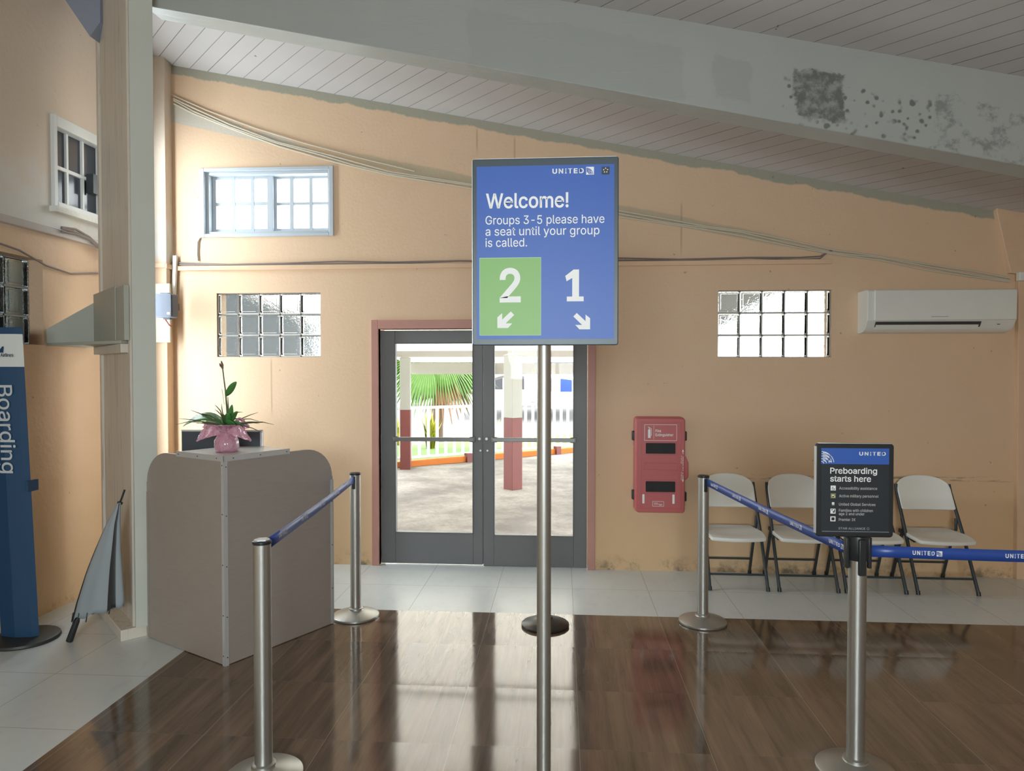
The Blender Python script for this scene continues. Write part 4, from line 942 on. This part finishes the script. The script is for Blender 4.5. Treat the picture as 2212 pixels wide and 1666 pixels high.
mb = MB(); sq(mb, 1797.5, 1070.4, 2.6, q3); flat(mb, [(QX(1796), QZ(1074)), (QX(1802), QZ(1074)), (QX(1802), QZ(1071)), (QX(1796), QZ(1071))], q3); obj('olive_icon_glyph', mb, mat('cream_print', (222, 224, 190), .5), ps, smooth=False)
mb = MB(); mb.box(-.02, .02, -.006, .012, -.2005, -.198); obj('mount', mb, BLACK, ps)

# ------------------------------------------------------------------ tall welcome sign
px2 = 2.7 / 1520
ws = thing('welcome_sign', 'tall blue welcome sign for boarding groups 1 and 2 on a steel pole', 'sign', (-.067, 2.70, 0))
zc = 2.200
WX = lambda p: (p - 1179.3) * px2
WZ = lambda p: zc + (545.5 - p) * px2
mb = MB(); mb.lathe([(0, 0), (.20, 0), (.205, .008), (.20, .022), (.06, .05), (.045, .06), (0, .062)], seg=64); obj('base', mb, STEEL, ws)
mb = MB(); mb.prism(post_section(.0275, .0, 4), .055, zc + .30, lambda a, b, d: (a - .004, b + .032, d)); obj('pole', mb, STEEL, ws, angle=25)
mb = MB(); mb.prism(rrect(WX(1023), WX(1335.5), WZ(745), WZ(345.5), .008, 4), -.012, .004, XZ); fr = obj('frame', mb, mat('dark_slate_frame', (66, 76, 82), .4, .2), ws, bevel=.003)
mb = MB()
for a, b, c, d in ((WX(1023) - .0015, WX(1023) + .0005, WZ(742), WZ(349)), (WX(1027), WX(1331), WZ(345.5) - .0005, WZ(345.5) + .0015)): mb.box(a, b, -.011, .003, c, d)
obj('frame_edge_highlight', mb, ALU, ws)  # bright strips standing for light along the left and top of the frame
mb = MB(); mb.box(WX(1032.5), WX(1326), -.0135, -.0115, WZ(731.5), WZ(361.5)); obj('poster', mb, BLUE, ws)
r1 = lambda a, b: (a, -.0141, b); r2 = lambda a, b: (a, -.0146, b); r3 = lambda a, b: (a, -.0151, b)
RC = lambda m, x0, x1, y0, y1, f: flat(m, [(WX(x0), WZ(y1)), (WX(x1), WZ(y1)), (WX(x1), WZ(y0)), (WX(x0), WZ(y0))], f)
mb = MB(); RC(mb, 1038.5, 1171, 557, 724, r1); obj('green_panel_rim', mb, mat('pale_green_line', (190, 220, 180), .5), ws, smooth=False)
mb = MB(); RC(mb, 1039.3, 1170.3, 558, 723.2, r2); obj('green_panel', mb, GREEN, ws, smooth=False)
line('header_lettering', ws, PRINTW, 'UNITED', WX(1195), WX(1261.5), WZ(379.4), 9.6 * px2, r1)
mb = MB(); mb2 = MB(); globe_square(mb, mb2, WX(1266.5), WZ(383.4), 16.6 * px2, r1, r2); obj('emblem', mb, PRINTW, ws, smooth=False); obj('emblem_line', mb2, BLUE, ws, smooth=False)
line('heading_lettering', ws, PRINTW, 'Welcome!', WX(1052.5), WX(1229.5), WZ(450.8), 30.5 * px2, r1, .028)
for tx, x1, zb in (('Groups 3-5 please have', 1305.5, 485.6), ('a seat until your group', 1295, 509.6), ('is called.', 1141, 533.6)): line('lettering', ws, PRINTW, tx, WX(1051.5), WX(x1), WZ(zb), 18.0 * px2, r1, .006)
line('number', ws, PRINTW, '2', WX(1082), WX(1127.5), WZ(650.5), 68 * px2, r3, .04)
mb = MB(); flat(mb, [(WX(a), WZ(b)) for a, b in ((1226, 651.7), (1226, 641.5), (1237.5, 641.5), (1237.5, 602), (1225.5, 609), (1222.8, 597.5), (1240.5, 584), (1252, 584), (1252, 641.5), (1262, 641.5), (1262, 651.7))], r3); obj('number', mb, PRINTW, ws, smooth=False)
for pts in (((1077, 708), (1077, 685), (1087.5, 676), (1087.5, 690), (1106, 672.5), (1113.5, 680), (1095, 698), (1109.5, 698), (1100, 708)), ((1275.7, 711.5), (1275.7, 688), (1266, 680), (1266, 694), (1247.3, 676.5), (1240, 684), (1258.5, 702), (1244, 702), (1253, 711.5))):
    mb = MB(); flat(mb, [(WX(a), WZ(b)) for a, b in pts], r3); obj('arrow', mb, PRINTW, ws, smooth=False)
mb = MB(); RC(mb, 1299.5, 1316, 367, 383.6, r1); obj('star_emblem', mb, SIGNB, ws, smooth=False)
mb = MB()
for k in range(5):
    a = 2 * PI * k / 5; c = (1307.7 + 4.3 * math.sin(a), 374.8 - 4.3 * math.cos(a)); flat(mb, [(WX(c[0] + 1.9 * math.sin(a + g)), WZ(c[1] - 1.9 * math.cos(a + g))) for g in (0, 2.1, 4.2)], r2)
obj('star_emblem_mark', mb, PRINTW, ws, smooth=False)

# ------------------------------------------------------------------ folding chairs
def chair(label):
    t = thing('folding_chair', label, 'chair', (0, 0, 0), 0, 'white folding chairs along the back wall')
    # local frame: the chair faces -y; long tubes run from the front foot to the back rest
    FY, BY, RY = -.245, .175, .24; TZ = .80
    for s in (-1, 1):
        mb = MB(); mb.tube([(s * .226, FY, .0), (s * .226, FY + .004, .012), (s * .222, -.03, .42), (s * .215, BY - .02, TZ - .06), (s * .213, BY, TZ)], .0125, 12, flat=1.25); obj('leg', mb, DKMETAL, t)
        mb = MB(); mb.tube([(s * .207, RY, 0), (s * .205, RY - .004, .012), (s * .205, .10, .36), (s * .205, .045, .455), (s * .213, .062, .54)], .0115, 12, flat=1.25); obj('leg', mb, DKMETAL, t)
        for z, (yy2, xx) in ((0, (FY, s * .226)), (0, (RY, s * .207))):
            mb = MB(); mb.tube([(xx, yy2 - .001, 0.0), (xx, yy2 + (.008 if yy2 < 0 else -.008), .03)], .0155, 12); obj('foot_cap', mb, BLACK, t)
        mb = MB(); mb.bar((s * .20, -.13, .395), (s * .205, .12, .425), .018, .028); obj('seat_rail', mb, DKMETAL, t, bevel=.002)
    mb = MB(); mb.tube([(-.222, FY + .055, .115), (.222, FY + .055, .115)], .0085, 10); obj('front_crossbar', mb, DKMETAL, t)
    mb = MB(); mb.tube([(-.205, RY - .055, .145), (.205, RY - .055, .145)], .0085, 10); obj('rear_crossbar', mb, DKMETAL, t)
    # contoured seat: dished, front edge bowed and rolled down
    P = []
    for j in range(13):
        v = j / 12; row = []
        for i in range(15):
            u = -1 + 2 * i / 14; y = -.235 - .035 * (1 - u * u) + v * (.37 + .035 * (1 - u * u)); hwid = .215 + .012 * math.sin(PI * min(1, v * 1.3)) - .035 * max(0, v - .55) / .45
            z = .430 + .018 * v - .020 * math.sin(PI * v) * (1 - u * u) - .010 * max(0, .2 - v) / .2
            row.append((u * hwid, y, z))
        P.append(row)
    mb = MB(); mb.grid(P); o = obj('seat', mb, CHAIRW, t, sub=1)
    m = o.modifiers.new('thick', 'SOLIDIFY'); m.thickness = .030; m.offset = -1; b = o.modifiers.new('edge', 'BEVEL'); b.width = .009; b.segments = 3; b.limit_method = 'ANGLE'
    P = []
    for j in range(11):
        v = j / 10; row = []
        for i in range(17):
            u = -1 + 2 * i / 16; top = .865 - .055 * abs(u) ** 2.6; bot = .606 - .004 * (1 - u * u); z = bot + (top - bot) * v
            yb = -.03 + (z - .42) / (TZ - .42) * (BY + .03); hw2 = .213 + .002 * (1 - v); y = yb + .035 * (1 - u * u) - .004
            edge = 1 - .055 * max(0, v - .8) / .2 * (1 if abs(u) > .85 else 0)
            row.append((u * hw2 * edge, y, z))
        P.append(row)
    mb = MB(); mb.grid(P); o = obj('backrest', mb, CHAIRW, t, sub=1)
    m = o.modifiers.new('thick', 'SOLIDIFY'); m.thickness = .020; m.offset = 0; b = o.modifiers.new('edge', 'BEVEL'); b.width = .006; b.segments = 2; b.limit_method = 'ANGLE'
    return t
chair0 = chair('white folding chair leftmost in the row, partly behind a steel queue post')
for i, (x, lab) in enumerate(((1.40, None), (1.94, 'white folding chair second from the left, crossed by the slanting blue belt'), (2.455, 'white folding chair mostly hidden behind the preboarding sign'), (2.995, 'white folding chair rightmost in the row, at the right of the preboarding sign'))):
    c = chair0 if i == 0 else copy_tree(chair0); c.location = (x, 5.905, 0)
    if lab: c['label'] = lab

# ------------------------------------------------------------------ outside the door
ZG = -.35
slab('pavement', CONC, [(-14, 6.4, ZG - .2), (14, 6.4, ZG - .2), (14, 28, ZG - .2), (-14, 28, ZG - .2)], .2)
mb = MB(); mb.box(-1.9, .5, 6.38, 7.0, ZG, -.02); struct(obj('door_step', mb, CONC))
# covered walkway
rz = lambda y: 2.9 - .088 * (y - 6.4)
mb = MB()
for a, b in (((-3.9, 6.42), (.5, 17.1)),):
    lo = [(a[0], a[1], rz(a[1])), (b[0], a[1], rz(a[1])), (b[0], b[1], rz(b[1])), (a[0], b[1], rz(b[1]))]; mb.face(lo)
struct(obj('walkway_roof', mb, ROOFT, smooth=False, solid=.02))
mb = MB(); mb.face([(.5, 6.42, rz(6.42)), (2.6, 6.42, rz(6.42)), (2.6, 17.1, rz(17.1)), (.5, 17.1, rz(17.1))]); struct(obj('walkway_roof_solid', mb, mat('grey_soffit', (120, 122, 122), .8), smooth=False, solid=.03))
mb = MB(); mb.box(-3.9, 2.6, 14.7, 14.9, 2.03, 2.16); EAVE = mat('grey_white_eaves', (150, 146, 140), .7); struct(obj('walkway_beam', mb, EAVE))
mb = MB(); mb.box(-3.9, 2.6, 16.95, 17.1, 1.65, 1.93); mb.prism([(14.9, 2.03), (16.95, 1.66), (16.95, 1.9), (14.9, 2.12)], -1.75, -1.62, lambda a, b, d: (d, a, b)); struct(obj('walkway_fascia', mb, EAVE))
def ext_post(label, x, y, s, rot, top):
    t = thing('canopy_post', label, 'post', (x, y, ZG), rot)
    zt = top - ZG; zm = .913 - ZG
    mb = MB(); mb.box(-s / 2, s / 2, -s / 2, s / 2, 0, zm); obj('painted_base', mb, MAROON, t, bevel=.006)
    mb = MB(); mb.box(-s / 2, s / 2, -s / 2, s / 2, zm, zt - .02); obj('shaft', mb, POSTW, t, bevel=.006)
    mb = MB(); mb.prism([(-s / 2 - .005, 0), (s / 2 + .005, 0), (0, .04)], -s / 2 - .005, s / 2 + .005, lambda a, b, d: (a, d, zt - .02 + b)); obj('cap', mb, POSTW, t)
    mb = MB(); mb.tube([(0, 0, zt), (0, 0, rz(y) - ZG)], .012, 8); obj('hanger_rod', mb, WHITE, t)
    return t
ext_post('square post with maroon base outside, seen through the right door leaf', -.87, 12.37, .236, R(45), 2.03)
ext_post('square post with maroon base outside, at the left edge of the left door leaf', -3.32, 14.72, .215, R(6), 2.03)
K0 = Vector((-3.5, 14.85, 0)); KD = (Vector((.26, 17.9, 0)) - K0).normalized(); KN = Vector((KD.y, -KD.x, 0))
def kp(s, n, z): p = K0 + KD * s + KN * n; return (p.x, p.y, z)
mb = MB(); A = [kp(-7, 0, ZG), kp(14, 0, ZG), kp(14, -.18, ZG), kp(-7, -.18, ZG)]
mb.prism([(-7, 0), (14, 0), (14, -.18), (-7, -.18)], ZG, ZG + .13, lambda a, b, d: kp(a, b, d)); struct(obj('kerb', mb, ORANGE, bevel=.01))
rl = thing('railing', 'white metal railing with upright bars behind the orange kerb outside', 'railing', (0, 0, 0))
for z, nm in ((.93, 'top_rail'), (-.15, 'bottom_rail')):
    mb = MB(); mb.bar(kp(-2, -.09, z), kp(8.5, -.09, z - .02), .05, .06 if z > 0 else .045); obj(nm, mb, WHITE, rl, bevel=.004)
for k in range(46):
    mb = MB(); s = -1.9 + k * .222; mb.bar(kp(s, -.09, -.15), kp(s, -.09, .92), .05, .05, KD); obj('baluster', mb, WHITE, rl)
for s in (-1.2, 1.75, 4.35, 7.0):
    mb = MB(); mb.bar(kp(s, .0, ZG), kp(s, .0, -.15), .13, .14, KD); obj('rail_foot', mb, MAROON, rl)
mb = MB(); mb.prism([(-12, -3.6), (45, -3.6), (45, -60), (-12, -60)], ZG - .1, ZG + .045, lambda a, b, d: kp(a, b, d)); struct(obj('car_park', mb, mat('pale_car_park', (84, 83, 81), .9, 0, .1, 2)))
mb = MB(); mb.prism([(-12, -.18), (45, -.18), (45, -3.6), (-12, -3.6)], ZG - .1, ZG + .05, lambda a, b, d: kp(a, b, d)); struct(obj('lawn', mb, GRASS))
# fan palm
pm = thing('fan_palm', 'fan palm with hanging green and dry leaves beyond the railing', 'palm', (-3.62, 20.2, ZG + .05))
mb = MB(); mb.tube([(0, 0, 0), (.02, 0, .8), (0, 0, 1.8), (-.03, 0, 2.9)], [.17, .14, .14, .15], 14); obj('trunk', mb, BARK, pm)
def fan(top, d, L, wd, m, n=15, nm='leaf'):
    d = Vector(d).normalized(); side = d.cross(Vector((0, 1, .2))).normalized(); b = Vector(top); mb = MB(); c = b + d * L * .30
    for k in range(n):
        a = R(-wd + 2 * wd * k / (n - 1)); dd = (d * math.cos(a) + side * math.sin(a)).normalized(); q = side * math.cos(a) - d * math.sin(a); LL = L * (1 - .25 * (abs(a) / R(wd)) ** 2) * random.uniform(.9, 1.05); hwid = L * R(wd) / n * .8
        mid = c + dd * LL * .6; tip = c + dd * LL + Vector((0, -.03, -.12 * L)); f = Vector((0, -.04, 0))
        mb.face([c, mid - q * hwid, mid + f]); mb.face([c, mid + f, mid + q * hwid]); mb.face([mid - q * hwid, tip, mid + f]); mb.face([mid + f, tip, mid + q * hwid])
    mb.tube([b, c], .012, 6); return obj(nm, mb, m, pm)
for dx, dy, dz, L, m in ((-.55, -.2, -1, 1.45, LEAFG), (-.28, -.5, -1, 1.5, LEAFG), (.62, -.3, -1, 1.5, LEAFG), (.95, -.2, -.85, 1.5, LEAFG), (.40, -.5, -1, 1.25, LEAFG), (-1.0, .1, -.7, 1.4, LEAFG), (.16, -.35, -1, 1.6, LEAFB), (.28, .2, -1, 1.6, LEAFB), (-.7, .5, .3, 1.3, LEAFG), (.7, .5, .3, 1.3, LEAFG), (0, -.6, .7, 1.2, LEAFG)):
    fan((-.03, -.05, 2.95), (dx, dy, dz), L * 1.2, 27, m, nm='leaf' if m is LEAFG else 'dry_leaf')
def shrub(label, x, y, h, wd, n, m, seed):
    random.seed(seed); mb = MB()
    for k in range(n):
        a = random.uniform(0, 2 * PI); e = random.uniform(.3, 1.0); L = h * random.uniform(.6, 1.1); d = Vector((math.cos(a) * wd * random.random(), math.sin(a) * wd * random.random(), h * e)); q = Vector((-math.sin(a), math.cos(a), 0)) * .03
        b = Vector((random.uniform(-.08, .08), random.uniform(-.08, .08), 0)); mb.face([b - q, b + d * .6 - q * 1.5, b + d + Vector((d.x, d.y, -.1)) * .3, b + d * .6 + q * 1.5, b + q])
    o = obj('croton_shrub', mb, m, smooth=False); o.location = (x, y, ZG + .05); return tag(o, label, 'shrub', 'yellow shrubs behind the railing')
shrub('yellow-green shrub left of the palm trunk behind the railing', -4.5, 19.0, .85, .26, 60, SHRUB, 1)
shrub('taller yellow-green shrub close beside the palm trunk behind the railing', -3.45, 18.2, 1.0, .22, 60, SHRUB, 2)
shrub('yellow-green shrub just left of the nearer maroon post', -2.0, 18.4, .95, .3, 60, SHRUB, 3)
# far buildings and marquee
def building(name, label, x, y, wdt, dep, h, wallm, winm, cols, rows, cat, roofm=None, wz=.9):
    t = thing(name, label, cat, (x, y, ZG + .05)); mb = MB(); mb.box(-wdt / 2, wdt / 2, 0, dep, 0, h); obj('walls', mb, wallm, t)
    mb = MB(); mb.prism([(-wdt / 2 - .3, h), (wdt / 2 + .3, h), (wdt / 2 - .6, h + 1.0), (-wdt / 2 + .6, h + 1.0)], -.3, dep + .3, lambda a, b, d: (a, d, b)); obj('roof', mb, roofm or WHITE, t)
    for r in range(rows):
        for c in range(cols):
            cx = -wdt / 2 + (c + .5) * wdt / cols; mb = MB(); mb.box(cx - wdt / cols * .28, cx + wdt / cols * .28, -.04, .0, wz + r * 1.35, wz + .8 + r * 1.35); obj('window', mb, winm, t)
    return t
BW = mat('blue_window', (40, 66, 130), .3); BR = mat('blue_roof_tile', (52, 84, 160), .5, 0, .1, 10); WW = mat('white_render', (236, 236, 232), .8)
building('low_building', 'low white building with blue roof and windows far outside, right of the pole', 1.3, 38, 5.5, 6, 2.2, WW, BW, 5, 1, 'building', BR, .9)
building('low_building', 'long white building with dark windows far outside, behind the maroon post', -6.5, 42, 9, 6, 2.1, WW, mat('grey_window', (54, 54, 60), .3), 7, 1, 'building')
tn = thing('marquee', 'white marquee roof on steel trusses far outside the door', 'tent', (0, 0, ZG + .05))
mb = MB(); mb.grid([[(-4.2, 28, 1.35), (-4.2, 36, 1.35)], [(-1.5, 28, 2.1), (-1.5, 36, 2.1)], [(1.2, 28, 1.55), (1.2, 36, 1.55)]]); obj('canopy', mb, WW, tn, solid=.03)
mb = MB()
for k in range(12):
    a = -1.6 + k * .4; za = 2.30 - .13 * k * .4; mb.bar((a, 27.5, za), (a + .4, 27.5, za - .05), .05, .05)
    mb.bar((a, 27.5, za - .35), (a + .4, 27.5, za - .40), .05, .05); mb.bar((a, 27.5, za - .35), (a + .2, 27.5, za - .02), .035, .035); mb.bar((a + .2, 27.5, za - .02), (a + .4, 27.5, za - .40), .035, .035)
obj('truss', mb, WW, tn)
for x, h in ((-4.0, 1.4), (1.1, 1.55), (3.1, 1.6)):
    mb = MB(); mb.tube([(x, 27.6, 0), (x, 27.6, h)], .05, 8); obj('leg', mb, WW, tn)
# grey wall and roof added left of the walkway to darken the glass blocks
mb = MB(); mb.box(-14, -4.2, 11.5, 12, ZG, 3.4); mb.box(-14, -4.0, 6.7, 12.2, 3.3, 3.4); struct(obj('backdrop_wall', mb, mat('grey_render', (96, 98, 100), .8)))
mb = MB(); mb.box(-5.2, -5.0, 2.5, 6.7, ZG, 4.0); mb.box(-5.2, -4.0, 2.5, 6.7, 2.65, 2.75); mb.box(-5.2, -4.0, 2.4, 2.5, ZG, 2.75); mb.box(-5.2, -4.0, 5.2, 5.3, ZG, 2.75); struct(obj('shade_walls', mb, mat('grey_shade_wall', (140, 146, 150), .8)))  # unseen walls and roof added to keep sky light off the left-wall blocks
